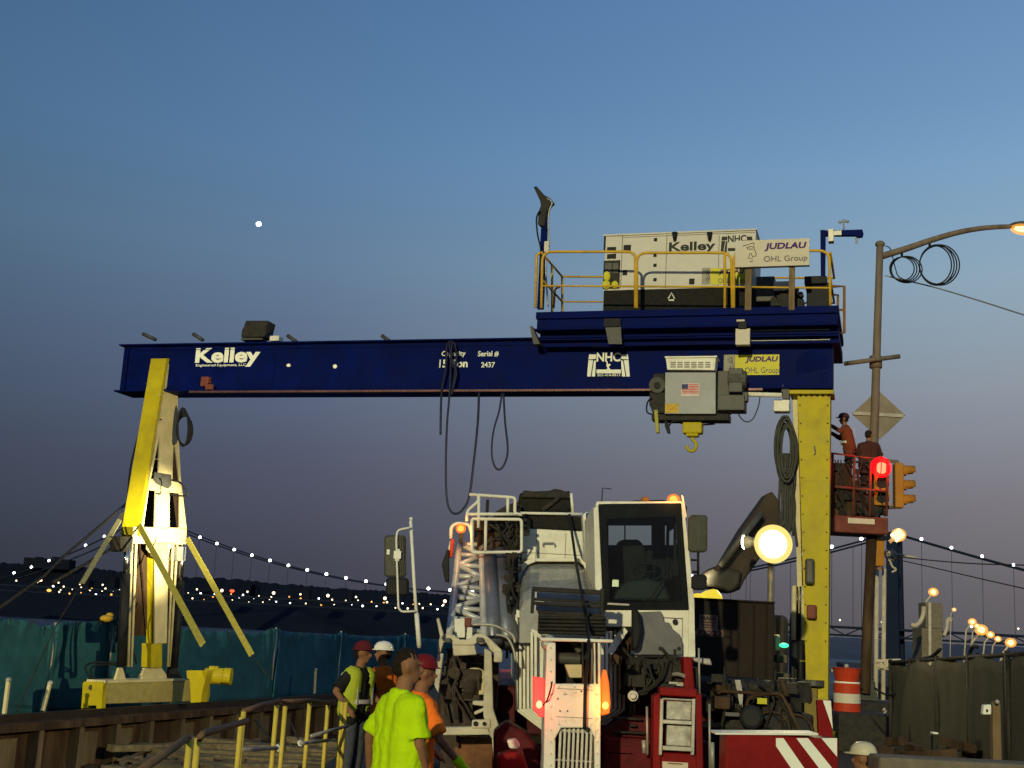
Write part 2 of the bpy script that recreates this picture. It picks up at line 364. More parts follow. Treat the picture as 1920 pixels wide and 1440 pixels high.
MB().pbox(2640, 44, 1047, 130, 1066, 0, 40).build('wall', M['hill'], hb)
MB().pbox(2640, 66, 1044, 76, 1047, 5, 25).pbox(2640, 97, 1044, 112, 1047, 5, 25).build('rooftop_plant', M['hill'], hb)

random.seed(90)
for k, (px, y, w_, h_) in enumerate(((150, 1094, 16, 6), (205, 1090, 10, 8), (380, 1104, 18, 6), (470, 1106, 12, 8), (560, 1112, 20, 6), (650, 1116, 10, 9), (740, 1122, 16, 6))):
    t = MB().pbox(2400, px, y - h_, px + w_, y + 12, 0, 30).pbox(2400, px + w_ * .3, y - h_ - 2, px + w_ * .6, y - h_, 5, 20).build('shore_building', M['hill'], None)
    tag(t, 'dim low block of buildings on the far left shore', 'building', 'dim buildings on the far shore')
# ------------------------------------------------------------------ suspension bridge
YN, YFAR = 1500.0, 2040.0
TN, TF = P(1677, 1000, YN), P(279, 972, YFAR)
DN, DF = P(1677, 1183, YN), P(279, 1112, YFAR)
bd = (DN - DF); bd.z = 0; bd.normalize(); bp_ = Vector((-bd.y, bd.x, 0))
br = thing('suspension_bridge', (DN.x, DN.y, -7), 'long suspension bridge with lit cables crossing the water behind the site', 'bridge')
for T_, D_ in ((TN, DN), (TF, DF)):
    mb = MB()
    for sgn in (-1, 1):
        c = Vector((T_.x, T_.y, 0)) + bp_ * (13 * sgn)
        vs = []
        for z, h in ((-7, 8.0), (T_.z, 6.0)):
            vs += [c + bd * (h * a) + bp_ * (h * .55 * b) + UP * z for a, b in ((-1, -1), (1, -1), (1, 1), (-1, 1))]
        mb.add(vs, [(0, 1, 5, 4), (1, 2, 6, 5), (2, 3, 7, 6), (3, 0, 4, 7), (4, 5, 6, 7), (3, 2, 1, 0)])
    for z, hh in ((T_.z - 6, 6), (T_.z * .62, 5), (D_.z - 9, 4)):
        mb.obox(Vector((T_.x, T_.y, z)), bd, bp_, UP, 5, 11, hh)
    mb.build('tower', M['bridge'], br)
slope = (DN.z - DF.z) / (DN - DF).length
def deckpt(s):   # s metres from far tower towards near tower
    return Vector((DF.x, DF.y, DF.z)) + bd * s + UP * (slope * s)
span = (Vector((DN.x, DN.y, 0)) - Vector((DF.x, DF.y, 0))).length
mb = MB(); s0, s1 = -420, span + 620
a, b = deckpt(s0), deckpt(s1)
for off, th in ((0, 1.2), (-9, 1.0)):
    vs = [p + bp_ * (15 * q) + UP * (off + t) for p in (a, b) for q, t in ((-1, 0), (1, 0), (1, th * 2), (-1, th * 2))]
    mb.add(vs, [(0, 1, 2, 3), (7, 6, 5, 4), (0, 4, 5, 1), (1, 5, 6, 2), (2, 6, 7, 3), (3, 7, 4, 0)])
mb.build('deck', M['bridge'], br)
mb = MB(); n = 130
for i in range(n):
    p, q = deckpt(s0 + (s1 - s0) * i / n), deckpt(s0 + (s1 - s0) * (i + 1) / n)
    mb.tube([p + bp_ * -15, q + bp_ * -15 + UP * -8], .7, 4) if i % 2 else mb.tube([p + bp_ * -15 + UP * -8, q + bp_ * -15], .7, 4)
mb.build('deck_truss', M['bridge'], br)
mid = P(874, 1112, (YN + YFAR) / 2)
def cab(s):   # main span cable
    t = s / span; sag = (TF.z + TN.z) / 2 - mid.z
    return Vector((DF.x, DF.y, 0)) + bd * s + UP * (TF.z + (TN.z - TF.z) * t - 4 * sag * t * (1 - t))
ENDR = P(1935, 1160, 1110.0); ENDL = P(78, 1093, 2330)
def side(t, A, B, sag=9): p = A.lerp(B, t); p.z -= 4 * sag * t * (1 - t); return p
ENDR = side(1, TN, Vector((DN.x, DN.y, 0)) + bd * 430 + UP * (ENDR.z), 0); ENDL2 = Vector((DF.x, DF.y, 0)) - bd * 330 + UP * P(92, 1092, 2200).z
for sgn in (-1, 1):
    o = bp_ * (13 * sgn)
    tb(br, 'main_cable', M['bridge'], [side(1 - k / 12, TF, ENDL2) + o for k in range(12)] + [cab(span * k / 48) + o for k in range(49)] + [side(k / 14, TN, ENDR, 6) + o for k in range(1, 15)], 1.15, 6)
unit = MB().tube([(0, 0, 0), (0, 0, 1)], .28, 4).build('suspender', M['bridge'], br); unit.location = (0, 0, 0)
lampm = MB().ball((0, 0, 0), 2.3, nu=8, nv=6).build('cable_lamp', E['white'], br)
lampm_mesh = lampm.data; unit_mesh = unit.data
# rebuild these two meshes around their own origin
for me_ in (unit_mesh, lampm_mesh):
    for v in me_.vertices: v.co += br.location
first = {'suspender': unit, 'cable_lamp': lampm}
def inst(kind, loc, scale=(1, 1, 1)):
    if kind in first: o = first.pop(kind)
    else:
        o = bpy.data.objects.new(kind, unit_mesh if kind == 'suspender' else lampm_mesh); COL.objects.link(o); o.parent = br
    o.location = loc - br.location; o.scale = scale; return o
nl = 32
for k in range(1, nl + 1):
    s = span * k / (nl + 1); c = cab(s) - bp_ * 13
    inst('cable_lamp', c + UP * 2.5)
    d = deckpt(s).z
    if c.z - d > 3: inst('suspender', Vector((c.x, c.y, d)), (1, 1, c.z - d))
for k in range(1, 8):
    c = side(k / 8, TF, ENDL2) - bp_ * 13; inst('cable_lamp', c + UP * 2.5)
for k in range(1, 13):
    c = side(k / 13, TN, ENDR, 6) - bp_ * 13; inst('cable_lamp', c + UP * 2.2, (.8, .8, .8))
    d = deckpt(span + 430 * k / 13).z
    if c.z - d > 3: inst('suspender', Vector((c.x, c.y, d)), (.9, .9, c.z - d))
    if k > 8: pass
for k in range(1, 11):
    s = span * (1 - k * .022); c = cab(s) + bp_ * 13; d = deckpt(s).z
    inst('suspender', Vector((c.x, c.y, d)), (1, 1, c.z - d))
dl = MB().ball((0, 0, 0), 2.3, nu=8, nv=6).build('deck_lamp', E['warm'], br); dlm = dl.data
for v in dlm.vertices: v.co += br.location
ok = True
for k in range(40):
    s = -330 + (span + 760) * k / 39; p = deckpt(s) - bp_ * 15 + UP * 9
    if ok: o = dl; ok = False
    else: o = bpy.data.objects.new('deck_lamp', dlm); COL.objects.link(o); o.parent = br
    o.location = p - br.location
    q = .62 + .38 * (k % 2 == 0); q *= .75 if s > span * .8 else 1; o.scale = (q, q, q)

# lamps along the far shore
shore_mesh = {}
for key, r in (('white', 2.0), ('warm', 1.8), ('sodium', 2.0)):
    mb = MB().ball((0, 0, 0), r, nu=8, nv=6); mb.tube([(0, 0, 0), (0, 0, -9)], .25, 5)
    me = bpy.data.meshes.new('shore_lamp'); me.from_pydata(mb.v, [], mb.f); me.materials.append(E[key])
    shore_mesh[key] = me
    me.materials.append(M['hill'])
    for p in me.polygons:
        if min(me.vertices[i].co.z for i in p.vertices) < -r - .05: p.material_index = 1
i = 0
for px in list(range(100, 240, 8)) + list(range(350, 850, 9)):
    y = 1098 + (px - 100) * .0455 + random.uniform(-1.5, 1.5) + (2, 12, 6)[i % 3]
    key = random.choice(['white', 'warm', 'warm', 'sodium'])
    o = bpy.data.objects.new('shore_lamp', shore_mesh[key]); COL.objects.link(o); o.location = P(px + random.uniform(-5, 5), y, 2100); q = random.uniform(.5, .95); o.scale = (q, q, q)
    tag(o, {'white': 'tiny white lamp among the row of lamps on the dark far shore', 'warm': 'tiny warm yellow lamp among the row of lamps on the dark far shore', 'sodium': 'tiny orange lamp among the row of lamps on the dark far shore'}[key], 'lamp', {'white': 'white lamps along the far shore', 'warm': 'warm lamps along the far shore', 'sodium': 'orange lamps along the far shore'}[key]); i += 1
for px, y, key, r, lab, nm in ((75, 1088, 'sodiumcore', 3.6, 'brightest white orange lamp at the left end of the bridge cable lights', 'shore_floodlight'),
                           (92, 1107, 'sodium', 3.8, 'wide orange glowing lamp low on the far left shore', 'shore_floodlight'),
                           (435, 1108, 'redfar', 4.0, 'glowing red light among the lamps of the far shore', 'beacon_light')):
    mb = MB().ball(P(px, y, 2095), r, r, r * .6, nu=10, nv=6); o = mb.build(nm, E[key], None); tag(o, lab, 'lamp')
o = MB().obox(P(485, 420, 400), Vector((.96, 0, .25)), Vector((0, 1, 0)), Vector((-.25, 0, .96)), .75, .3, .5).ball(P(485, 420, 400), .85, .7, .75, nu=16, nv=10).build('drone', E['white'], None); tag(o, 'small bright white light alone in the open sky', 'drone')

# ------------------------------------------------------------------ gantry frames
A = radians(16.8)
GU, GV = Vector((cos(A), -sin(A), 0)), Vector((sin(A), cos(A), 0))
O = P(275, 1323, 30.3)                       # left rail under the leg
G = Fr(O, GV, GU)                            # planes parallel to the main beam
def LF(u): return Fr(O + GU * u, -GU, GV)    # planes across the beam, seen from the right (+u)
def gu(p): return (p - O).dot(GU)
def gv(p): return (p - O).dot(GV)
VB = -.32                                    # front face of the beam
uL, uR = gu(G.at(229, 680, VB)), gu(G.at(1561, 690, VB))
zt = (G.at(230, 637, VB).z + G.at(960, 646, VB).z) / 2; zb = (G.at(226, 722, VB).z + G.at(960, 737, VB).z + G.at(1480, 740, VB).z) / 3
print('GANTRY', uL, uR, zt, zb, [round(G.at(x, y, VB).z, 2) for x, y in ((230, 637), (960, 646), (226, 722), (960, 737), (1480, 740))], 'legplane', gu(G.at(312, 700, VB - .06)))
rail_z = O.z
gan = thing('gantry_crane', O + GU * 7.7, 'navy blue beam gantry crane on yellow legs spanning the site', 'gantry crane')
def gbox(mb, u0, u1, v0, v1, z0, z1):
    c = O + GU * ((u0 + u1) / 2) + GV * ((v0 + v1) / 2); c.z = (z0 + z1) / 2
    return mb.obox(c, GU, GV, UP, abs(u1 - u0) / 2, abs(v1 - v0) / 2, abs(z1 - z0) / 2)
beam = MB(); gbox(beam, uL, uR, VB + .02, .30, zb + .035, zt - .035)
beam = beam.build('main_beam', M['navy'], gan, bevel=.006)
fl = MB(); gbox(fl, uL - .08, uR, VB - .10, .42, zt - .035, zt); gbox(fl, uL - .08, uR, VB - .10, .42, zb, zb + .035)
fl.build('flange', M['navy'], beam, bevel=.004)
st = MB()
for u in [uL + .02 + k * 1.25 for k in range(13)]: gbox(st, u, u + .015, .30, .40, zb + .04, zt - .04)
gbox(st, uL + .15, uL + .17, VB - .05, VB + .02, zb + .05, zt - .05)
st.build('stiffener', M['navy'], beam)
rr = MB(); gbox(rr, uL + 2, uR - 1.4, VB - .13, VB - .04, zb - .045, zb - .002)
rr.build('lower_track', mat('track_steel', (.10, .05, .045), .4, .5, dirt=.6), beam)
cf = MB(); cf.tube(W(G, [(1395, 739), (1466, 741)], VB - .2), .05, 8); cf.build('conduit', M['white'], beam, smooth=True)
mk = MB(); mk.ball(G.at(541, 685, VB), .05, .02, .04); mk.build('paint_chip', M['letter'], beam)
mk = MB(); mk.ball(G.at(628, 687, VB), .05, .02, .05); mk.build('paint_chip', M['letter'], beam)
mk = MB(); mk.pbox(G, 376, 706, 390, 724, VB - .15, VB); mk.pbox(G, 384, 720, 398, 730, VB - .17, VB - .1); mk.build('clamp', M['ruddy'], beam, bevel=.01)
for x0, y0, x1, y1 in ((268, 626, 292, 637), (362, 626, 381, 638), (539, 629, 556, 641), (716, 629, 733, 642)):
    tb(beam, 'pipe_stub', M['grey'], W(G, [(x0, y0), (x1, y1)], -.1), .045)
mb = MB()
for u in (uL + 4.1, uL + 8.2, uR - 4.0): gbox(mb, u, u + .012, VB + .008, VB + .02, zb + .04, zt - .04)
gbox(mb, uL + .3, uR - .1, VB + .004, VB + .02, zt - .15, zt - .138); mb.build('weld_seam', M['navy'], beam)
mb = MB()
for k in range(9):
    for z in (zb + .15 + k * .1,): 
        for u in (uR - .12, uR - .22): c_ = O + GU * u + GV * VB; c_.z = z; mb.cone(c_ + GV * .02, c_ - GV * .008, .018, .018, 8)
mb.build('bolt_pattern', M['navy'], beam)
VT = VB + .012
text('Kelley', G, 366, 652, 487, 688, VT, M['letter'], beam, bold=.035, thick=.006)
text('Engineered Equipment, LLC', G, 367, 682, 461, 688, VT, M['letter'], beam, bold=.012)
text('Capacity', G, 828, 658, 873, 670, VT, M['letter'], beam, bold=.02)
text('15 Ton', G, 823, 674, 877, 689, VT, M['letter'], beam, bold=.03)
text('Serial #', G, 896, 658, 935, 669, VT, M['letter'], beam, bold=.02)
text('2437', G, 902, 679, 928, 689, VT, M['letter'], beam, bold=.02)
def nhc(f, ox, oy, sx_, sy_, off, m, par, phone):
    """framed crane emblem: ox,oy top left; sx,sy pixel size"""
    def q(a, b): return (ox + sx_ * a, oy + sy_ * b)
    mb = MB(); t = .006
    for sg in (0, 1):
        g = (lambda a: a) if sg == 0 else (lambda a: 1 - a)
        mb.pp(f, [q(g(.045), .08), q(g(.21), .08), q(g(.20), .27), q(g(.03), .29)], off, off - t)
        mb.pp(f, [q(g(.03), .32), q(g(.14), .32), q(g(.08), 1), q(g(0), 1)], off, off - t)
        mb.pp(f, [q(g(.16), .34), q(g(.205), .33), q(g(.185), 1), q(g(.105), 1)], off, off - t)
    mb.pp(f, [q(.22, .71), q(.79, .71), q(.79, .87), q(.22, .87)], off, off - t)
    mb.pp(f, [q(.455, .36), q(.475, .36), q(.485, .48), q(.545, .48), q(.55, .52), q(.50, .60), q(.53, .66), q(.54, .71), q(.46, .71), q(.46, .66), q(.49, .68), q(.45, .56)], off, off - t)
    mb.build('crane_emblem', m, par)
    text('NHC', f, *q(.22, 0), *q(.78, .38), off, m, par, bold=.03)
    if phone: text('802-414-8813', f, *q(.24, .89), *q(.77, .99), off, m, par, bold=.01)
nhc(G, 1101, 661, 80, 45, VT, M['letter'], beam, True)
def face(f, ox, oy, sx_, sy_, off, m, par):
    def q(a, b): return f.at(ox + sx_ * a, oy + sy_ * b, off)
    r = .007
    mb = MB()
    mb.tube([q(.15, .22), q(.5, .14), q(.85, .05)], r, 5); mb.tube([q(.85, .05), q(.85, .3), q(.9, .42), q(1.0, .6), q(.95, .72), q(.82, .72)], r * 1.2, 5)
    mb.tube([q(.38, .30), q(.55, .38), q(.80, .36)], r, 5); mb.tube([q(.38, .30), q(.6, .24), q(.85, .28)], r, 5)
    mb.tube([q(.72, .58), q(.60, .60), q(.5, .82), q(.75, .84), q(.78, .74), q(.68, .62)], r, 5); mb.tube([q(.6, .95), q(.72, 1.0), q(.78, .9)], r, 5)
    mb.build('profile_emblem', m, par, smooth=True)
def judlau(f, x0, y0, x1, y1, off, par, yellow=True):
    wd, h = x1 - x0, y1 - y0
    if yellow:
        MB().pbox(f, x0 + wd * .20, y0, x1, y1, off - .005, off).build('decal', M['decal'], par)
        MB().pbox(f, x0, y0, x0 + wd * .197, y1, off - .005, off).build('decal', M['decalgrey'], par)
        face(f, x0 + wd * .04, y0 + h * .08, wd * .13, h * .85, off - .008, M['greyink'], par)
        off -= .008
    text('JUDLAU', f, x0 + wd * .39, y0 + h * .08, x0 + wd * .98, y0 + h * .42, off, M['purple'], par, bold=.04, shear=.15)
    text('OHL Group', f, x0 + wd * .38, y0 + h * .62, x0 + wd * .99, y0 + h * (1.0 if yellow else .93), off, M['greyink'], par, bold=.008)
judlau(G, 1357, 665, 1461, 703, VT, beam)
port = MB().cone(G.at(1523, 688, VB - .0), G.at(1523, 688, VB + .03), .34, .34, 28); port.build('cover_plate', M['navy'], beam, smooth=False)

# beam-top flood fixture (black box, unlit) and white box
fx = thing('floodlight', O + GU * gu(G.at(475, 634, 0)) + UP * (zt - O.z), 'black boxy floodlight tilted on top of the left part of the blue beam', 'floodlight')
MB().pp(G, [(461, 601), (503, 601), (495, 632), (452, 632), (453, 620), (457, 612)], -.2, .2).build('housing', M['dark'], fx, bevel=.015)
MB().pbox(G, 452, 633, 492, 637, -.15, .1).build('bracket', M['grey'], fx)
tag(MB().pbox(G, 505, 629, 523, 639, -.15, .1).build('junction_box', M['white'], None, bevel=.02), 'small white box on the beam beside the black floodlight', 'junction box')

# ------------------------------------------------------------------ left leg (A-frame seen from its edge)
u_w = gu(G.at(311, 700, VB - .08)); LW = LF(u_w); TH = .42      # right-hand web plane
leg = MB().pp(LW, [(318, 672), (290 + 22, 672), (256, 1003), (262, 1008)], 0, TH).build('leg', M['yellow'], gan, bevel=.006, label='leaning left leg with yellow edge and slotted side tinted pale for floodlight')
web = MB()
for pts in ([(316, 676), (319, 716), (333, 722), (335, 818), (291, 818)],
            [(291, 818), (299, 818), (283, 897), (276, 905)], [(299, 818), (326, 818), (323, 905), (297, 893)], [(326, 818), (335, 818), (340, 908), (337, 908)],
            [(276, 897), (340, 905), (342, 926), (272, 918)],
            [(272, 918), (279, 918), (269, 990), (260, 990)], [(292, 918), (318, 925), (318, 992), (290, 990)], [(337, 925), (342, 920), (350, 992), (337, 992)],
            [(252, 988), (350, 990), (349, 1021), (249, 1019)],
            [(291, 1018), (316, 1018), (313, 1205), (290, 1207)], [(300, 1016), (330, 1016), (318, 1030), (314, 1060), (300, 1060)], [(276, 1016), (300, 1016), (300, 1060), (288, 1045), (276, 1030)]):
    web.pp(LW, pts, 0, .03)
web.build('web_plate', M['cream'], leg)  # cream instead of the leg's yellow stands in for floodlight on this side
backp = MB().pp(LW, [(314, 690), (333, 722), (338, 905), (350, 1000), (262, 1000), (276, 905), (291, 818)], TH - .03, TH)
backp.build('back_plate', M['rust'], leg)  # dark rust colour stands in for shade inside the box leg
col = MB().pp(LW, [(289, 1015), (314, 1015), (312, 1207), (289, 1207)], .032, .25); col.build('inner_column', M['yellow'], leg, bevel=.005)
MB().pp(LW, [(284, 1207), (304, 1207), (304, 1252), (283, 1252)], .02, .28).build('lower_column', M['yellow'], leg, bevel=.005)
MB().pp(LW, [(292, 885), (322, 890), (322, 910), (316, 916), (297, 908), (290, 900)], -.05, .0).build('collar', M['grey'], leg, bevel=.01)
hl = MB()
for x, y in ((295, 700), (300, 700), (293, 786), (300, 786)): 
    c = G.at(x, y, VB - .14); hl.cone(c, c + GV * .05, .02, .02, 10)
hl.build('bolt', M['black'], leg)
# hydraulic cylinders of both telescopic stages
def hyd(par, fr, x, ytop, ymid, ybot, xb, off=0.0, r=.11):
    a, m_, b = fr.at(x, ytop, off), fr.at(x + (xb - x) * (ymid - ytop) / (ybot - ytop), ymid, off), fr.at(xb, ybot, off)
    h = MB().tube([m_, b], r, 14).build('cylinder', M['black'], par, smooth=True)
    tb(h, 'rod', M['chrome'], [a, m_], r * .6, 12); return h
hyd(leg, LW, 238, 1030, 1075, 1248, 228, -.0)
hyd(leg, LW, 343, 1020, 1090, 1252, 325, -.0)
for (xa, xb) in ((247, 240), (255, 246), (332, 318), (324, 314)):
    tb(leg, 'guide_tube', M['cream'], W(LW, [(xa, 1020), (xb, 1250)], .05), .034, 8)
MB().pp(LW, [(226, 1006), (250, 1006), (248, 1035), (228, 1035)], -.05, .25).build('cylinder_head', M['dark'], leg, bevel=.02)
MB().pp(LW, [(333, 1025), (350, 1025), (348, 1052), (334, 1052)], -.05, .25).build('cylinder_head', M['galv'], leg, bevel=.02)
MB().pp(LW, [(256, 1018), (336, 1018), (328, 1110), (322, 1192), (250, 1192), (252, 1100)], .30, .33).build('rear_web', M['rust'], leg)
mb = MB(); mb.pp(LW, [(258, 1014), (330, 1014), (330, 1017), (258, 1017)], -.02, .0)
for x_, y_ in ((300, 740), (296, 860), (304, 1100), (302, 1160)): mb.pp(LW, [(x_ - 6, y_), (x_ + 8, y_), (x_ + 8, y_ + 1.2), (x_ - 6, y_ + 1.2)], -.006, 0)
mb.build('weld_seam', M['cream'], leg)
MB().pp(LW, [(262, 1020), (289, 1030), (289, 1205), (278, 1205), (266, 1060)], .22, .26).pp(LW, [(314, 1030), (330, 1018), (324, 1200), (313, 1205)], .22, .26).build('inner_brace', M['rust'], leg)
# cross strap below
# end truck
et = MB().pp(LW, [(193, 1281), (356, 1275), (357, 1315), (193, 1320)], 0, TH).build('end_truck', mat('olive_cream_beam', (.36, .29, .09), .55, dirt=.5, dirtcol=(.16, .12, .04)), gan, bevel=.015)
MB().pp(LW, [(198, 1276), (345, 1272), (352, 1276), (196, 1281)], -.03, TH + .02).build('top_plate', M['cream'], et)
MB().pp(LW, [(274, 1253), (304, 1253), (312, 1264), (314, 1275), (264, 1276)], 0.10, .20).build('foot_bracket', M['cream'], et, bevel=.01)
MB().pp(LW, [(223, 1252), (231, 1252), (238, 1277), (215, 1278)], .12, .18).build('foot_bracket', M['cream'], et, bevel=.02)
MB().pp(LW, [(322, 1246), (330, 1246), (344, 1274), (316, 1274)], .12, .22).build('foot_bracket', M['dark'], et, bevel=.02)
GE = Fr(LW.at(192, 1300) + GV * 0, GV, GU)
wh = MB().pp(GE, [(155, 1281), (157, 1278), (191, 1278), (193, 1282), (190, 1329), (181, 1329), (180, 1323), (164, 1323), (163, 1328), (152, 1328)], -.06, 0.1)
wh.build('wheel_guard', M['yellow'], et, bevel=.008)
MB().cone(GE.at(171, 1289, -.07), GE.at(171, 1289, 0), .06, .06, 16).build('axle_cap', M['rust'], et)
drv = MB().pp(GE, [(349, 1257), (387, 1257), (387, 1263), (378, 1300), (376, 1317), (357, 1318), (355, 1275), (350, 1272)], 2.6, 2.9).build('drive_gearbox', M['yellow'], et, bevel=.015)
mo = MB().tube([P(x, y, 33.0) for x, y in ((384, 1267), (420, 1268))], .2, 18).tube([P(420, 1268, 33), P(434, 1269, 33)], .215, 18)
mo.build('motor', M['yellow'], drv, smooth=False, bevel=.01); MB().pbox(33, 391, 1249, 408, 1260, -.1, .1).build('terminal_box', M['yellow'], drv, bevel=.02)
MB().cone(P(381, 1298, 33), P(390, 1298, 33), .28, .26, 18).build('wheel', M['yellow'], drv, bevel=.02)
# hoses on the left leg
for pts in ([(275, 785), (262, 810), (248, 860), (242, 900), (240, 940)], [(240, 1245), (200, 1242), (172, 1243), (160, 1252), (168, 1270), (176, 1278)], [(238, 1250), (205, 1246), (178, 1248), (170, 1258), (176, 1277)],
            [(258, 1130), (246, 1160), (246, 1200), (256, 1245)], [(322, 900), (338, 905), (352, 925), (345, 930), (318, 927)]):
    tb(leg, 'hose', M['black'], spline(W(G, pts, -.45), 6), .022, 6)
mb = MB()
for k in range(5):
    cx, cy, rx, ry = 343 + k * .8, 801 + k * 1.5, 10 + k * 1.2, 36 - k * 2.2
    mb.tube([G.at(cx + rx * cos(t * pi / 10), cy + ry * sin(t * pi / 10), .1 + .03 * k) for t in range(20)], .022, 6, closed=True)
tag(mb.build('cable_coil', M['black'], None, smooth=True), 'black cable coil hanging behind the left leaning leg', 'cable coil')

# straps and guy ropes of the left leg
def strap(pts, wd, label, name='guy_strap', m=None, rope=None):
    a, b = pts; d = (b - a).normalized(); side_ = d.cross(Vector((0, 1, 0))).normalized(); nn = d.cross(side_).normalized(); c = (a + b) / 2
    mb = MB().obox(c, d, side_, nn, (b - a).length / 2, wd / 2, .012)
    t = thing(name, b, label, 'strap', 'straps and ropes bracing the left leg')
    mb.build('webbing', m or M['strap'], t)
    if rope: MB().tube(rope, .012, 5).build('rope', M['dark'], t)
M['strap'] = mat('yellow_olive_webbing', (.34, .29, .05), .8, var=.2, scale=14, bump=.2)
M['palestrap'] = mat('pale_olive_webbing', (.22, .20, .10), .8, var=.2, scale=14, bump=.2)
strap((G.at(258, 980, -.7), P(380, 1208, 24.5)), .13, 'inner yellow strap running from the leg waist down to the right')
strap((G.at(351, 1010, -.5), P(472, 1228, 26.5)), .12, 'outer yellow strap right of the leg running down over the teal tarpaulin', rope=[P(472, 1228, 26.5), P(500, 1265, 26)])
strap((G.at(232, 962, -.5), P(153, 1094, 27)), .12, 'pale strap running down left from the leg waist', m=M['palestrap'], rope=[P(153, 1094, 27), P(107, 1170, 26.4), P(30, 1335, 25)])
for pts, lab, r in (([G.at(236, 945, -.4), P(116, 1046, 26), P(83, 1080, 25.2), P(-60, 1182, 22)], 'upper dark guy rope sloping from the leg down to the left edge', .03),
                    ([G.at(232, 1015, -.4), P(157, 1059, 27.5), P(100, 1092, 26)], 'lower thick dark rope sloping left from the leg waist', .035)):
    tag(MB().tube(pts, r, 6).build('guy_rope', M['dark'], None, smooth=True), lab, 'rope', 'straps and ropes bracing the left leg')

# ------------------------------------------------------------------ platform on the beam
pz = zt
pf = thing('x', O, '', ''); bpy.data.objects.remove(pf)
VP = VB - .55                                 # front of the platform
plat = MB()
plat.pbox(G, 996, 579, 1562, 592, VP - .03, 2.1); plat.pbox(G, 998, 594, 1561, 611, VP + .02, VP + .12); plat.pbox(G, 993, 611, 1562, 614, VP - .04, VP + .3)
plat = plat.build('platform', M['navy'], gan, bevel=.006)
sup = MB(); sup.pbox(G, 1004, 616, 1562, 630, VP + .25, 1.9); sup.pbox(G, 1003, 631, 1562, 634, VP + .15, 1.9); sup.pbox(G, 1010, 635, 1562, 647, VP + .3, VP + .5)
sup.build('support_beam', M['navy'], plat, bevel=.005)
gl = MB(); gl.pbox(G, 1395, 618, 1555, 619.6, VP + .22, VP + .24); gl.pbox(G, 1395, 637, 1555, 638.6, VP + .27, VP + .29); gl.build('edge_strip', M['silver'], plat)  # silver strips stand in for gloss highlights along the support beams
MB().pp(G, [(1132, 598), (1163, 598), (1166, 645), (1141, 645)], VP - .06, VP - .03).build('bracket_plate', M['grey'], plat)
MB().pbox(G, 1132, 597, 1163, 612, VP - .1, VP - .06).build('bracket_black_box', M['black'], plat)  # black box across the top of the bracket plate
MB().pbox(G, 1379, 616, 1406, 646, VP - .06, VP + .1).pbox(G, 1381, 599, 1396, 603, VP - .06, VP + .1).build('label_plate', M['board'], plat, bevel=.005)
MB().pbox(G, 1384, 602, 1400, 616, VP - .1, VP + .1).build('junction_box', M['black'], plat, bevel=.01)
MB().pp(G, [(993, 611), (997, 611), (1012, 645), (1000, 645)], VP + .05, VP + .3).build('end_bracket', M['grey'], plat)
# yellow railings
def rail(par, pts, off, m='railyellow', r=.03, name='handrail'):
    return tb(par, name, M[m], arcpts(W(G, pts, off), .22), r, 8)
r1 = VP + .06
rail(plat, [(1015, 578), (1017, 472), (1181, 472), (1191, 478), (1191, 577)], r1)
rail(plat, [(1015, 536), (1191, 537)], r1, name='mid_rail', r=.022)
rail(plat, [(1194, 578), (1194, 474), (1371, 474), (1373, 578)], r1)
rail(plat, [(1194, 537), (1373, 538)], r1, name='mid_rail', r=.022)
rail(plat, [(1359, 578), (1359, 478), (1366, 474)], r1)
rail(plat, [(1376, 579), (1376, 470), (1555, 470), (1557, 580)], r1)
rail(plat, [(1376, 538), (1557, 540)], r1, name='mid_rail', r=.022)
# left return rails going back
pA, pB = G.at(1015, 577, r1), G.at(1015, 473, r1); back = GV * 1.9
for zf in (1.0, .52):
    tb(plat, 'side_rail', M['railyellow'], [pA.lerp(pB, zf), pA.lerp(pB, zf) + back], .025)
tb(plat, 'post', M['railyellow'], [pA + back * .5, pB + back * .5], .028); tb(plat, 'post', M['railyellow'], [pA + back, pB + back], .028)
rail(plat, [(1004, 577), (1006, 478), (1013, 474)], r1 + .1)
pC, pD = G.at(1557, 577, r1), G.at(1557, 473, r1)
for zf in (1.0, .52): tb(plat, 'side_rail', M['railyellow'], [pC.lerp(pD, zf), pC.lerp(pD, zf) + back], .025)
tb(plat, 'back_rail', M['railyellow'], [pB + back, pD + back], .025); tb(plat, 'back_rail', M['railyellow'], [pA.lerp(pB, .52) + back, pC.lerp(pD, .52) + back], .02)
rail(plat, [(1038, 578), (1041, 541), (1050, 538)], 1.4, 'ruddy', .025, 'post')
ladm = mat('brown_yellow_ladder', (.22, .10, .03), .5)
MB().tube(W(G, [(1561, 537), (1583, 537), (1583, 624), (1561, 624)], .4), .035, 6).tube(W(G, [(1560, 553), (1571, 553), (1571, 626)], .8), .03, 6).tube(W(G, [(1560, 581), (1583, 581)], .4), .025, 6).build('access_ladder', ladm, plat)
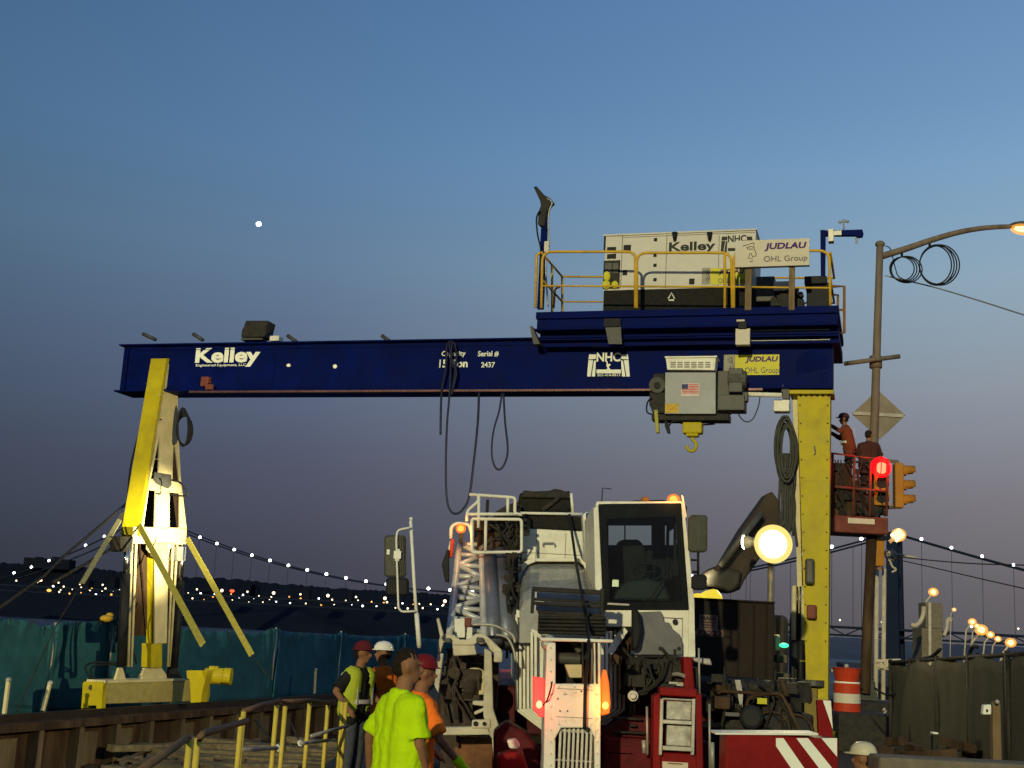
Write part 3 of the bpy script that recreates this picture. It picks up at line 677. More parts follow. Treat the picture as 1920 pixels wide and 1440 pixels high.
# wood posts of the sign belong to the sign board
sg = thing('sign_board', G.at(1445, 578, r1 - .1), 'cream contractor name board on two wooden posts at the platform edge', 'sign')
MB().pbox(G, 1378, 449, 1517, 499, r1 - .16, r1 - .12).build('board', M['board'], sg, bevel=.003)
MB().pbox(G, 1397, 500, 1409, 581, r1 - .11, r1 - .03).build('post', M['wood'], sg, bevel=.005)
MB().pbox(G, 1479, 500, 1490, 581, r1 - .11, r1 - .03).build('post', M['wood'], sg, bevel=.005)
MB().pbox(G, 1378, 499.2, 1517, 500.4, r1 - .17, r1 - .1).build('edge_trim', M['dark'], sg)
judlau(G, 1381, 451, 1515, 496, r1 - .165, sg, False); face(G, 1388, 453, 30, 38, r1 - .165, M['greyink'], sg)
mk = MB().pp(G, [(1380, 452), (1390, 451), (1394, 458), (1386, 470), (1380, 490)], r1 - .165, r1 - .162); mk.build('torn_tape', M['reflect'], sg)

# ------------------------------------------------------------------ generator
VG = .05
gen = thing('generator', G.at(1270, 578, VG + .5), 'white generator set with black base on the blue platform', 'generator')
body = MB().pbox(G, 1131, 436, 1414, 541, VG, VG + 1.15).build('housing', M['genwhite'], gen, bevel=.012)
MB().pbox(G, 1129, 434, 1416, 437, VG - .03, VG + 1.18).build('roof', M['genwhite'], gen, bevel=.004)
MB().pbox(G, 1129, 542, 1412, 581, VG + .02, VG + 1.15).build('fuel_base', M['mesh'], gen, bevel=.01)
sm = MB()
for x in (1165.5, 1249, 1347.5): sm.pbox(G, x - .6, 441, x + .6, 540, VG - .004, VG)
sm.pbox(G, 1166, 440, 1413, 441, VG - .004, VG); sm.build('door_seam', M['greyink'], body)
MB().pbox(G, 1131, 488, 1162, 541, VG - .02, VG - .0).build('control_panel', M['dark'], body, bevel=.004)
MB().pbox(G, 1134, 493, 1147, 512, VG - .03, VG - .02).pbox(G, 1149, 493, 1159, 512, VG - .03, VG - .02).build('panel_window', M['grey'], body)
MB().ball(G.at(1138, 518, VG - .03), .08, .03, .12).ball(G.at(1153, 534, VG - .03), .08, .03, .09).ball(G.at(1137, 534, VG - .03), .1, .03, .1).build('yellow_valve', M['decal'], body, smooth=True)
for r in ((1138, 463, 1155, 471), (1138, 476, 1155, 485), (1169, 459, 1183, 470), (1167, 506, 1176, 516), (1292, 522, 1302, 533), (1132, 441, 1135.5, 470)):
    MB().pbox(G, *r, VG - .012, VG).build('vent', M['black'], body, bevel=.004)
for x, y in ((1229, 449), (1228, 478), (1228, 497), (1228, 524)):
    MB().pbox(G, x - 3, y - 3, x + 3, y + 3, VG - .02, VG).build('latch', M['black'], body, bevel=.008)
for x in (1265, 1330.5):
    MB().cone(G.at(x, 451, VG - .05), G.at(x, 436, VG - .05), .03, .065, 10).build('exhaust_hanger', M['black'], body, smooth=True)
text('Kelley', G, 1254, 453, 1341, 475, VG - .004, M['ink'], body, bold=.03)
nhc(G, 1351, 441, 62, 34, VG - .004, M['ink'], body, False)
judlau(G, 1316, 502, 1397, 533, VG - .003, body)
MB().tube(W(G, [(1253, 560), (1259, 549), (1265, 560)], VG - .01), .015, 6).tube(W(G, [(1254, 563), (1264, 563)], VG - .01), .02, 6).build('lifting_mark', M['letter'], body)
# other machinery on the platform
tag(MB().pbox(G, 1411, 518, 1452, 565, .3, 1.1).build('steel_box', M['grey'], None, bevel=.02), 'plain grey box between the generator and the engine on the platform', 'box')
ew = thing('engine_winch', G.at(1475, 578, .4), 'small dark engine with pale cover behind the right sign post', 'engine')
MB().pbox(G, 1450, 527, 1480, 545, .25, .6).build('cover', M['board'], ew, bevel=.015)
mb = MB(); random.seed(3)
for k in range(34):
    c = G.at(random.uniform(1446, 1504), random.uniform(546, 576), random.uniform(.1, .6)); s_ = random.uniform(.04, .13)
    if k % 2: mb.obox(c, GU, GV, UP, s_, s_ * .7, s_ * .8)
    else: d = random.choice([GU, GV, UP]); mb.cone(c - d * s_, c + d * s_, s_ * .6, s_ * .6, 12)
mb.pbox(G, 1455, 560, 1500, 579, .1, .6); mb.build('engine_block', M['dark'], ew)
bx = MB().pbox(G, 1512, 530, 1555, 579, .2, .9).pbox(G, 1508, 517, 1550, 532, .1, .8).build('battery_box', M['black'], None, bevel=.02); tag(bx, 'black two part box at the right end of the platform', 'box')
# left mast with bundled cable, right arm with wind gauge
mast = thing('wind_mast', G.at(1014, 578, r1), 'dark mast wrapped in cables at the left end of the platform', 'mast')
MB().pbox(G, 1011, 408, 1022, 578, .35, .45).build('post', M['navy'], mast, bevel=.005)
mb = MB().pp(G, [(1000, 350), (1006, 349), (1020, 365), (1032, 372), (1037, 378), (1030, 385), (1024, 400), (1021, 425), (1008, 420), (1010, 395), (1014, 385), (1012, 375)], .3, .5)
mb.build('sensor_head', M['dark'], mast, bevel=.01)
tb(mast, 'cable', M['black'], spline(W(G, [(1012, 395), (1006, 410), (1008, 440), (1014, 470), (1012, 520)], .25), 6), .02, 6)
tb(mast, 'cable', M['galv'], spline(W(G, [(1026, 372), (1035, 380), (1030, 395), (1028, 420), (1030, 455), (1024, 475), (1024, 520), (1028, 575)], .28), 6), .02, 6)
MB().pbox(G, 1020, 452, 1029, 472, .25, .32).build('clip', M['galv'], mast, bevel=.004)
arm = thing('anemometer_arm', G.at(1545, 578, .4), 'navy upright with short arm and wind gauge at the right end of the platform', 'arm')
MB().pp(G, [(1538, 431), (1548, 431), (1547, 535), (1539, 535)], .38, .5).build('post', M['navy'], arm, bevel=.004)
MB().pp(G, [(1548, 432), (1617, 430), (1619, 437), (1617, 443), (1606, 444), (1604, 441), (1548, 441)], .38, .5).build('bar', M['navy'], arm, bevel=.004)
MB().pbox(G, 1553, 429, 1563, 452, .34, .54).pbox(G, 1563, 432, 1578, 441, .35, .37).build('clamp', M['galv'], arm, bevel=.004)
MB().tube(W(G, [(1582, 430), (1582, 418)], .44), .018, 6).tube(W(G, [(1574, 417), (1590, 416)], .44), .012, 6).ball(G.at(1575, 416, .44), .035).ball(G.at(1589, 415, .44), .035).ball(G.at(1582, 414, .5), .035).build('wind_gauge', M['galv'], arm, smooth=True)
MB().tube(W(G, [(1606, 443), (1606, 456)], .44), .025, 6).build('sensor', M['galv'], arm)

# ------------------------------------------------------------------ right leg
RL = VB + .05
rleg = MB().pp(G, [(1495, 737), (1557, 737), (1552, 1372), (1514, 1372)], RL, RL + .55).build('leg', M['yellow'], gan, bevel=.006, label='upright yellow right leg tapering downward')
MB().pp(G, [(1480, 731), (1563, 731), (1563, 738), (1480, 738)], RL - .12, RL + .6).build('flange_plate', M['yellow'], rleg, bevel=.004)
mb = MB()
for k in range(6):
    c = G.at(1501 + k * 10.5, 741.5, RL - .006); mb.cone(c, c + GV * .02, .028, .028, 8)
mb.build('bolt_pattern', M['black'], rleg)
MB().pp(G, [(1486, 738), (1495, 738), (1505, 1150), (1496, 1150)], RL + .2, RL + .5).build('side_plate', M['cream'], rleg, bevel=.004)
mb = MB()
for y in (800, 900, 1010, 1120, 1240): mb.pbox(G, 1499, y, 1554, y + 1, RL - .004, RL)
mb.build('weld_seam', M['yellow'], rleg)
mb = MB()
for k in range(14):
    for x in (1500, 1552): c_ = G.at(x + (k * .9 if x < 1510 else -k * .3), 760 + k * 34, RL); mb.cone(c_, c_ - GV * .012, .016, .016, 8)
mb.build('bolt_pattern', M['rust'], rleg)
MB().tube(W(G, [(1527, 836), (1529, 850), (1526, 853)], RL - .01), .015, 5).build('hook_mark', M['greyink'], rleg)
MB().pbox(G, 1509, 1047, 1527, 1095, RL - .2, RL).build('lamp_box', M['grey'], rleg, bevel=.05)
MB().pbox(G, 1512, 1134, 1531, 1160, RL - .2, RL).build('lamp_box', M['ruddy'], rleg, bevel=.03)
MB().cone(G.at(1524, 1286, RL - .1), G.at(1524, 1275, RL - .1), .22, .22, 18).build('collar', M['grey'], rleg, bevel=.01)
MB().pbox(G, 1508, 1290, 1532, 1372, RL - .28, RL - .02).build('lower_column', mat('dark_yellow_paint', (.16, .12, .02), .5, dirt=.4), rleg, bevel=.01)
hyd(rleg, G, 1492, 1100, 1150, 1372, 1490, RL + .15, .1); hyd(rleg, G, 1503, 1100, 1150, 1372, 1500, RL + .1, .07)
for x in (1489, 1507): tb(rleg, 'guide_tube', M['cream'], W(G, [(x, 1098), (x - 1, 1200)], RL + .05), .05, 8)
MB().pbox(G, 1479, 1160, 1508, 1372, RL + .2, RL + .6).build('jack_housing', M['rust'], rleg, bevel=.02)
MB().pbox(G, 1450, 749, 1480, 771, RL - .1, RL + .2).build('limit_box', M['white'], rleg, bevel=.02)
MB().pbox(G, 1467, 728, 1480, 748, RL - .1, RL + .1).pp(G, [(1464, 735), (1468, 718), (1472, 735)], RL - .1, RL).build('limit_switch', M['grey'], rleg, bevel=.01)
et2 = MB(); gbox(et2, gu(G.at(1531, 1372, RL)) - .3, gu(G.at(1531, 1372, RL)) + .3, -2.6, 2.6, rail_z - .02, rail_z + .42); et2.build('end_truck', M['yellow'], gan, bevel=.02)
M['hose2'] = mat('grey_green_hose', (.05, .05, .04), .55, var=.3)
mb = MB(); random.seed(5)
for k in range(13):
    cx, cy, rx, ry = 1474 + random.uniform(-4, 4), 842 + random.uniform(-6, 6), random.uniform(11, 19), random.uniform(40, 60)
    mb.tube([G.at(cx + rx * cos(t * pi / 12), cy + ry * sin(t * pi / 12), RL - .15 + .02 * k) for t in range(24)], .026, 6, closed=True)
for k in range(16):
    x = 1461 + k * 1.9; mb.tube(spline(W(G, [(x + 2, 850), (x + random.uniform(-2, 2), 900), (x + random.uniform(-3, 3), 950), (x + random.uniform(-4, 4) + 3, 1010 + random.uniform(-25, 15))], RL - .1 + .015 * k), 5), .026, 6)
tag(mb.build('cable_bundle', M['hose2'], None, smooth=True), 'thick grey black cable bundle hanging beside the right yellow leg', 'cable bundle')
# loose loop near hoist
tag(MB().tube(spline(W(G, [(1384, 775), (1390, 785), (1400, 791), (1412, 785), (1422, 762), (1425, 744)], VB - .15), 6), .012, 5).build('loose_wire', M['dark'], None, smooth=True), 'thin loose wire looping under the beam right of the hoist', 'wire')

# ropes over the beam at its middle
mb = MB()
q = VB - .16
for pts in ([(848, 640), (838, 648), (836, 690), (828, 735), (826, 815)], [(850, 640), (846, 660), (843, 735), (838, 800), (836, 880), (838, 935), (845, 958), (856, 963), (868, 955), (880, 930), (889, 860), (896, 790), (898, 735)],
            [(852, 642), (856, 670), (850, 720), (847, 740)], [(842, 642), (848, 680), (856, 700), (846, 738)]):
    mb.tube(spline(W(G, pts, q), 7), .026, 6)
tag(mb.build('power_cable', mat('dark_blue_cable', (.012, .014, .03), .5), None, smooth=True), 'dark cable draped over the middle of the beam with a long low loop', 'cable')
tag(MB().tube(spline(W(G, [(941, 737), (936, 770), (925, 810), (922, 850), (928, 875), (938, 880), (948, 865), (952, 840), (947, 790), (944, 737)], q), 7), .022, 6).build('power_cable', mat('blue_cable', (.012, .014, .03), .5), None, smooth=True), 'short narrow cable loop hanging right of the long draped cable', 'cable')

# ------------------------------------------------------------------ hoist
VH = VB - .75
ho = thing('electric_hoist', G.at(1300, 740, VH + .3), 'silver hoist trolley with flag sticker and yellow hook under the beam', 'hoist')
pn = MB().pp(G, [(1247, 698), (1342, 698), (1342, 776), (1246, 776)], VH, VH + .4).build('panel', M['silver'], ho, bevel=.008)
MB().pp(G, [(1248, 670), (1342, 671), (1340, 694), (1251, 693)], VH, VH + .35).build('resistor_housing', M['white'], ho, bevel=.008)
MB().pbox(G, 1246, 667.5, 1344, 670.5, VH - .03, VH + .4).build('cover', M['white'], ho, bevel=.004)
mb = MB()
for r_ in range(3):
    for c_ in range(6): mb.pbox(G, 1257 + c_ * 13, 679 + r_ * 4, 1267 + c_ * 13, 681 + r_ * 4, VH - .006, VH)
mb.build('louvre', M['greyink'], ho)
fb = MB().pbox(G, 1277, 719, 1311, 743, VH - .006, VH).build('flag_sticker', mat('flag_cream', (.55, .45, .38), .5, bump=0), pn)
mb = MB()
for k in range(6): mb.pbox(G, 1278 + (11.5 if k < 3 else 0), 720.5 + k * 3.1, 1310, 722 + k * 3.1, VH - .010, VH - .006)
mb.build('stripe', mat('flag_red', (.45, .06, .05), .5, bump=0), fb); MB().pbox(G, 1278, 720, 1290, 729, VH - .012, VH - .006).build('canton', mat('flag_blue', (.03, .04, .12), .5, bump=0), fb)
MB().pbox(G, 1321, 707, 1338, 729, VH - .006, VH).build('label', M['silver'], pn); MB().pbox(G, 1247, 757, 1272, 774, VH - .006, VH).build('warning_label', mat('amber_label', (.45, .28, .03), .5, var=.5, scale=30, bump=0), pn)
mb = MB().pbox(G, 1221, 775, 1366, 788, VH + .1, VH + .5).pbox(G, 1224, 700, 1246, 735, VH + .1, VH + .5).pp(G, [(1218, 735), (1246, 735), (1246, 775), (1224, 775), (1217, 758)], VH + .05, VH + .45)
mb.build('frame', M['dark'], ho, bevel=.015)
MB().cone(G.at(1232, 722, VH - .02), G.at(1232, 722, VH + .15), .17, .17, 20).build('brake_disc', M['grey'], ho, bevel=.01)
MB().cone(G.at(1232, 722, VH - .05), G.at(1232, 722, VH - .01), .07, .07, 14).build('hub', M['dark'], ho)
mt = MB().pbox(G, 1345, 695, 1368, 772, VH + .1, VH + .5).pbox(G, 1366, 690, 1392, 735, VH + .05, VH + .5).pbox(G, 1345, 740, 1396, 769, VH, VH + .45).tube(W(G, [(1366, 712), (1400, 712)], VH + .2), .18, 14).pbox(G, 1392, 735, 1402, 752, VH + .1, VH + .3)
mt.build('motor', M['grey'], ho, bevel=.015)
mb = MB()
for x in (1262, 1328): mb.pbox(G, x - 5, 715, x + 5, 745, VH + .42, VH + .7)
mb.pbox(G, 1250, 700, 1340, 712, VH + .42, VH + .74); mb.build('trolley', M['dark'], ho, bevel=.01)
hb_ = MB().pbox(G, 1279, 791, 1316, 812, VH + .1, VH + .35).pbox(G, 1286, 811, 1309, 818, VH + .12, VH + .33).build('hook_block', M['yellow'], ho, bevel=.03)
MB().tube(W(G, [(1289, 776), (1289, 792)], VH + .2), .015, 5).tube(W(G, [(1306, 776), (1306, 792)], VH + .2), .015, 5).build('hoist_rope', M['dark'], ho)
MB().tube(arcpts(W(G, [(1298, 816), (1298, 824), (1305, 830), (1306, 839), (1299, 847), (1290, 844), (1288, 836)], VH + .22), .06), .035, 8).build('hook', M['yellow'], ho, smooth=True)
for pts, o_ in (([(1222, 745), (1214, 755), (1213, 772), (1222, 777)], 0), ([(1246, 790), (1252, 800), (1262, 790), (1280, 788)], .1), ([(1340, 795), (1290, 797), (1262, 786)], .4)):
    MB().tube(spline(W(G, pts, VH + o_), 6), .018, 6).build('hose', M['black'], ho, smooth=True)
MB().pp(G, [(1226, 768), (1233, 768), (1236, 811), (1229, 812)], VH, VH + .1).build('pendant_control', mat('olive_yellow_pendant', (.3, .28, .05), .5), ho, bevel=.015)
MB().pp(G, [(1248, 786), (1254, 797), (1256, 812), (1251, 812), (1246, 798)], VH, VH + .1).build('limit_lever', M['black'], ho, bevel=.008)

# ------------------------------------------------------------------ rail girders
M['stiff'] = mat('pale_lit_stiffener', (.12, .09, .05), .85, var=.4, scale=4, bump=.5, dirt=.7, dirtcol=(.06, .035, .018), streak=True)  # paler than the web to stand in for light on the stiffeners
def girder(u0, v0, v1, label):
    t = thing('rail_girder', O + GU * u0 + GV * ((v0 + v1) / 2), label, 'rail girder', 'crane rail girders')
    z = rail_z - .16
    mb = MB(); gbox(mb, u0 - .33, u0 + .33, v0, v1, z - .15, z); mb.build('top_flange', M['rust'], t)
    mb = MB(); gbox(mb, u0 - .06, u0 + .06, v0, v1, z, z + .10); gbox(mb, u0 - .04, u0 + .04, v0, v1, z + .1, z + .16); mb.build('rail', mat('rail_steel', (.06, .045, .035), .35, .7, dirt=.4), t)
    mb = MB(); gbox(mb, u0 - .02, u0 + .02, v0, v1, -1.25, z - .15); mb.build('web', M['rust'], t)
    mb = MB(); gbox(mb, u0 - .3, u0 + .3, v0, v1, -1.33, -1.25); mb.build('bottom_flange', M['rust'], t)
    v = v0 + .3; k = 0
    while v < v1 and k < 60:
        mb = MB(); gbox(mb, u0 + .022, u0 + .28, v, v + .16, -1.25, z - .15)
        if k % 3 != 1: gbox(mb, u0 + .022, u0 + .05, v + .35, v + 1.0, -1.2, z - .3)  # thin pale plates stand in for lit patches on the web
        mb.build('stiffener', M['stiff'], t); v += 1.35; k += 1
girder(0, -14, 26, 'rusty brown rail girder with stiffeners along the left trench edge')
if True:
    t = MB(); ur = gu(G.at(1531, 1372, RL)); gbox(t, ur - .06, ur + .06, -8, 20, rail_z - .16, rail_z - .03); tag(t.build('crane_rail', M['rust'], None), 'crane rail under the right yellow leg', 'rail')

# ------------------------------------------------------------------ tarpaulin fence along the left
FU = -2.2
def FV(v): return O + GU * FU + GV * v
fen = thing('tarpaulin_fence', FV(0), 'teal tarpaulin fence standing behind the left crane rail', 'fence')
FF = Fr(FV(0), -GU, GV)
tops = [(-60, 1160), (0, 1160), (30, 1162), (60, 1165), (84, 1177), (104, 1170), (120, 1167), (150, 1167), (185, 1165), (212, 1160), (230, 1178), (330, 1178), (400, 1184), (470, 1187), (497, 1186), (502, 1180), (515, 1178), (530, 1184), (570, 1187), (620, 1190), (640, 1186), (650, 1190), (700, 1194), (745, 1192), (758, 1190), (775, 1194), (800, 1198), (860, 1202)]
def topy(x):
    for i in range(len(tops) - 1):
        if tops[i][0] <= x <= tops[i + 1][0]:
            t = (x - tops[i][0]) / (tops[i + 1][0] - tops[i][0]); return tops[i][1] + (tops[i + 1][1] - tops[i][1]) * t
    return tops[-1][1]
seams = [-58, 105, 214, 334, 518, 640, 760, 858]
for si in range(len(seams) - 1):
    xa, xb = seams[si] + .6, seams[si + 1] - .6; nx = int((xb - xa) / 2.2); nz = 14; vs = []; fs = []
    ph = random.uniform(0, 6)
    for i in range(nx + 1):
        x = xa + (xb - xa) * i / nx; top = FF.at(x, topy(x) + 1.0 * sin(x * .35 + ph)); vv = gv(top)
        for j in range(nz + 1):
            s = j / nz; z = top.z + (-.35 - top.z) * s
            e = min(x - xa, xb - x) / 14
            d = .035 * sin(x * .085 + ph + s * 1.5)  + (.09 * math.exp(-e * e) * sin(x * .8 + s * 2)) + .03 * math.exp(-s * 9) * sin(x * .22 + ph) + .018 * sin(s * 9 + x * .06)
            vs.append(O + GU * (FU + d) + GV * (vv + .05 * sin(s * 5 + x * .06)) + UP * (z - O.z))
    for i in range(nx):
        for j in range(nz): a = i * (nz + 1) + j; fs.append((a, a + nz + 1, a + nz + 2, a + 1))
    o = MB().add(vs, fs).build('tarpaulin', M['tarp'] if si < 4 else M['tarp2'], fen, smooth=True)
    sm = o.modifiers.new('t', 'SOLIDIFY'); sm.thickness = .012
for x in seams[1:]:
    p = FF.at(x, topy(x) - 3, -.0); tb(fen, 'post', M['galv'], [Vector((p.x, p.y, -.4)), p], .035)
for k, x in enumerate((20, 60, 84, 150, 185, 360, 430, 502, 560, 600, 690, 720)):
    p = FF.at(x, topy(x) + 3, .1 - .2); MB().tube([p + UP * .06, p - UP * .02], .02, 6).tube([p, p + Vector((.03, -.05, -.16))], .008, 5).build('tie', M['dark'], fen)
tb(fen, 'rope', M['black'], spline([FF.at(x, y, -.15) for x, y in ((30, 1321), (80, 1326), (170, 1330))], 5), .01, 5)
o = MB().ball(FF.at(200, 1160, -.05), .17, .12, .09).ball(FF.at(206, 1154, -.05), .1, .08, .07).build('beacon', M['railyellow'], None, smooth=True); tag(o, 'small yellow lamp lying on top of the tarpaulin left of the leg', 'lamp')
emb = MB().prism([O + GU * u + GV * v + UP * (-.35 - O.z) for u, v in ((-30, -20), (-.5, -20), (-.5, 32), (-30, 32))], Vector((0, 0, -1.2)))
struct('embankment', emb, M['dirt'])
for (x0, y0, x1, y1, lab) in ((8, 1338, 16, 1275, 'pale stake by the rail at the far left'), (80, 1333, 94, 1281, 'pale stake by the rail between the far left and the yellow wheel guard'), (590, 1300, 592, 1256, 'thin pale stake before the blue tarpaulin right of the railings')):
    F2 = Fr(O + GU * -.5, -GU, GV); a, b = F2.at(x0, y0), F2.at(x1, y1)
    s_ = thing('stake', a, lab, 'stake', 'stakes by the left rail'); MB().obox((a + b) / 2, (b - a).normalized(), *[v for v in basis(b - a)], (b - a).length / 2, .05, .03).build('post', M['cream'], s_); MB().ball(b, .06).build('cap', M['galv'], s_, smooth=True)

# planks in the trench
random.seed(11)
for k in range(17):
    px, py = 330 + (k % 4) * 105 + random.uniform(-25, 40), 1400 + (k // 4) * 13 + random.uniform(-4, 4)
    d = ray(px, py); t = (-1.05 + .05 * (4 - k // 4) - EYE.z) / d.z; c = EYE + d * t
    if c.y > 45: continue
    ang = random.uniform(-.25, .15) if k % 4 else random.uniform(-.9, .9); ax = Vector((cos(ang), sin(ang), random.uniform(-.05, .05))).normalized(); ay = Vector((-sin(ang), cos(ang), 0))
    o = MB().obox(c, ax, ay, UP, random.uniform(1.2, 2.1), random.uniform(.12, .2), .07).build('timber_beam', M['plank'], None, bevel=.012)
    tag(o, 'weathered timber beam lying in the trench behind the yellow railings', 'timber', 'loose timbers in the trench')
mb = MB()
for k in range(160):
    px, py = random.uniform(230, 650), random.uniform(1385, 1440); d = ray(px, py); c = EYE + d * ((-.97 - EYE.z) / d.z); a = random.uniform(0, 3.1)
    if c.y < 42: mb.obox(c, Vector((cos(a), sin(a), random.uniform(-.2, .2))).normalized(), Vector((-sin(a), cos(a), 0)), UP, random.uniform(.05, .35), random.uniform(.02, .08), random.uniform(.01, .05))
tag(mb.build('debris', M['dirt'], None), 'splinters, offcuts and litter scattered over the trench timbers', 'debris', kind='stuff')
mb = MB()
for k in range(150):
    x = random.uniform(-9, -2.6); y = random.uniform(16, 38); mb.ball((x, y, -1.25), random.uniform(.06, .25), random.uniform(.06, .25), random.uniform(.05, .2), nu=6, nv=4)
tag(mb.build('rubble', M['dirt'], None), 'brown rubble strewn over the trench floor', 'rubble', kind='stuff')

for k, (pa, pb2, lab) in enumerate((((478, 1350, 20), (520, 1400, 19), 'thin dark tie rod slanting in front of the girder, left one'), ((545, 1355, 22), (562, 1392, 20), 'short dark tie rod slanting before the girder, right one'))):
    a, b = P(*pa), P(*pb2); t = thing('tie_rod', b, lab, 'rod'); MB().tube([a, b], .014, 6).build('rod', M['dark'], t, smooth=True); MB().tube([b, b + (b - a).normalized() * .12], .04, 8).build('end_clamp', M['letter'], t)
random.seed(23)
for k, (px, py, lab) in enumerate(((395, 1402, 'black hose lying curled across the timbers, left'), (600, 1400, 'black hose lying curled across the timbers, right'))):
    d = ray(px, py); c = EYE + d * ((-.95 - EYE.z) / d.z)
    tag(MB().tube(spline([c + Vector((cos(t_ * 1.1) * (1.0 + .3 * t_ % 1), sin(t_ * 1.1) * .9 + t_ * .12, .02 * (t_ % 2))) for t_ in range(9)], 6), .03, 6).build('hose', M['black'], None, smooth=True), lab, 'hose')
# ------------------------------------------------------------------ yellow trench railings
def gp(px, py, z):
    d = ray(px, py); return EYE + d * ((z - EYE.z) / d.z)
M['ry2'] = mat('pale_yellow_tube', (.55, .42, .06), .45, var=.15, dirt=.3, dirtcol=(.2, .14, .04))
M['brownrail'] = mat('brown_top_rail', (.14, .085, .045), .6, var=.3, dirt=.3)
def fold(name, posts, toprail, mid, label, rpost=.024):
    """posts: [(px, ytop, Y)]"""
    a = P(posts[0][0], posts[0][1], posts[0][2]); t = thing('safety_railing', (a.x, a.y, 0), label, 'railing', 'yellow railings around the trench')
    for px, y, Y in posts:
        p = P(px, y, Y); tb(t, 'post', M['ry2'], [Vector((p.x, p.y, 0)), p], rpost)
        MB().obox(Vector((p.x, p.y, .02)), Vector((1, 0, 0)), Vector((0, 1, 0)), UP, .06, .06, .02).build('foot', M['ry2'], t, bevel=.005)
    tb(t, 'top_rail', M['brownrail'], arcpts([P(*q) for q in toprail], .06), .026)
    if mid: tb(t, 'mid_rail', M['galv'], [P(*q) for q in mid], .02)
fold('a', [(356, 1386, 9.0)], [(262, 1446, 7.6), (350, 1384, 9.0), (357, 1388, 9.0)], None, 'nearest yellow railing post with rail rising from the bottom edge')
fold('b', [(371, 1384, 9.2), (453, 1345, 11.3)], [(371, 1388, 9.2), (380, 1376, 9.2), (463, 1352, 11.3)], None, 'railing between the nearest post and the tall pale post')
fold('c', [(457, 1334, 11.6), (519, 1322, 12.8)], [(457, 1334, 11.6), (490, 1322, 12.2), (525, 1314, 13.0)], [(519, 1403, 12.8), (455, 1405, 11.6)], 'railing section with sloping top rail right of the tall pale post')
fold('d', [(535, 1324, 13.2), (581, 1313, 14.2), (615, 1322, 14.8)], [(530, 1316, 13.1), (581, 1314, 14.2), (617, 1318, 14.8)], [(565, 1394, 13.8), (615, 1388, 14.8)], 'railing section with level rail before the blue tarpaulin')
fold('e', [(642, 1313, 15.0), (649, 1313, 15.0)], [(641, 1316, 15), (645, 1311, 15), (650, 1316, 15)], [(583, 1380, 14.2), (652, 1361, 15.0)], 'paired yellow post of the railing beside the vest worker')

# ------------------------------------------------------------------ people
def remesh(mb, name, m, par, vox=.014, sm=4, label=None):
    o = mb.build(name, m, par, smooth=True, label=label)
    r = o.modifiers.new('r', 'REMESH'); r.mode = 'VOXEL'; r.voxel_size = vox; r.use_smooth_shade = True
    s = o.modifiers.new('s', 'SMOOTH'); s.iterations = sm; s.factor = .6
    return o
def hand(mb, w, d, sc=1.0, curl=.5):
    """palm and five bent fingers at wrist w pointing along d"""
    d = d.normalized(); e1, e2 = basis(d); pc = w + d * .045 * sc
    mb.capsule(w, w + d * .08 * sc, .026 * sc, .036 * sc, 10)
    for k in range(4):
        b = w + d * (.085 * sc) + e1 * ((k - 1.5) * .02 * sc); l = (.036, .042, .039, .03)[k] * sc
        m1 = b + d * l; m2 = m1 + (d * (1 - curl) + e2 * curl).normalized() * l * .8
        mb.capsule(b, m1, .0095 * sc, .009 * sc, 8); mb.capsule(m1, m2, .009 * sc, .0075 * sc, 8)
    b = w + d * .03 * sc + e1 * .03 * sc; m1 = b + (d * .6 + e1 * .7).normalized() * .035 * sc
    mb.capsule(b, m1, .012 * sc, .01 * sc, 8); mb.capsule(m1, m1 + (d * .8 + e2 * .4).normalized() * .03 * sc, .01 * sc, .008 * sc, 8)
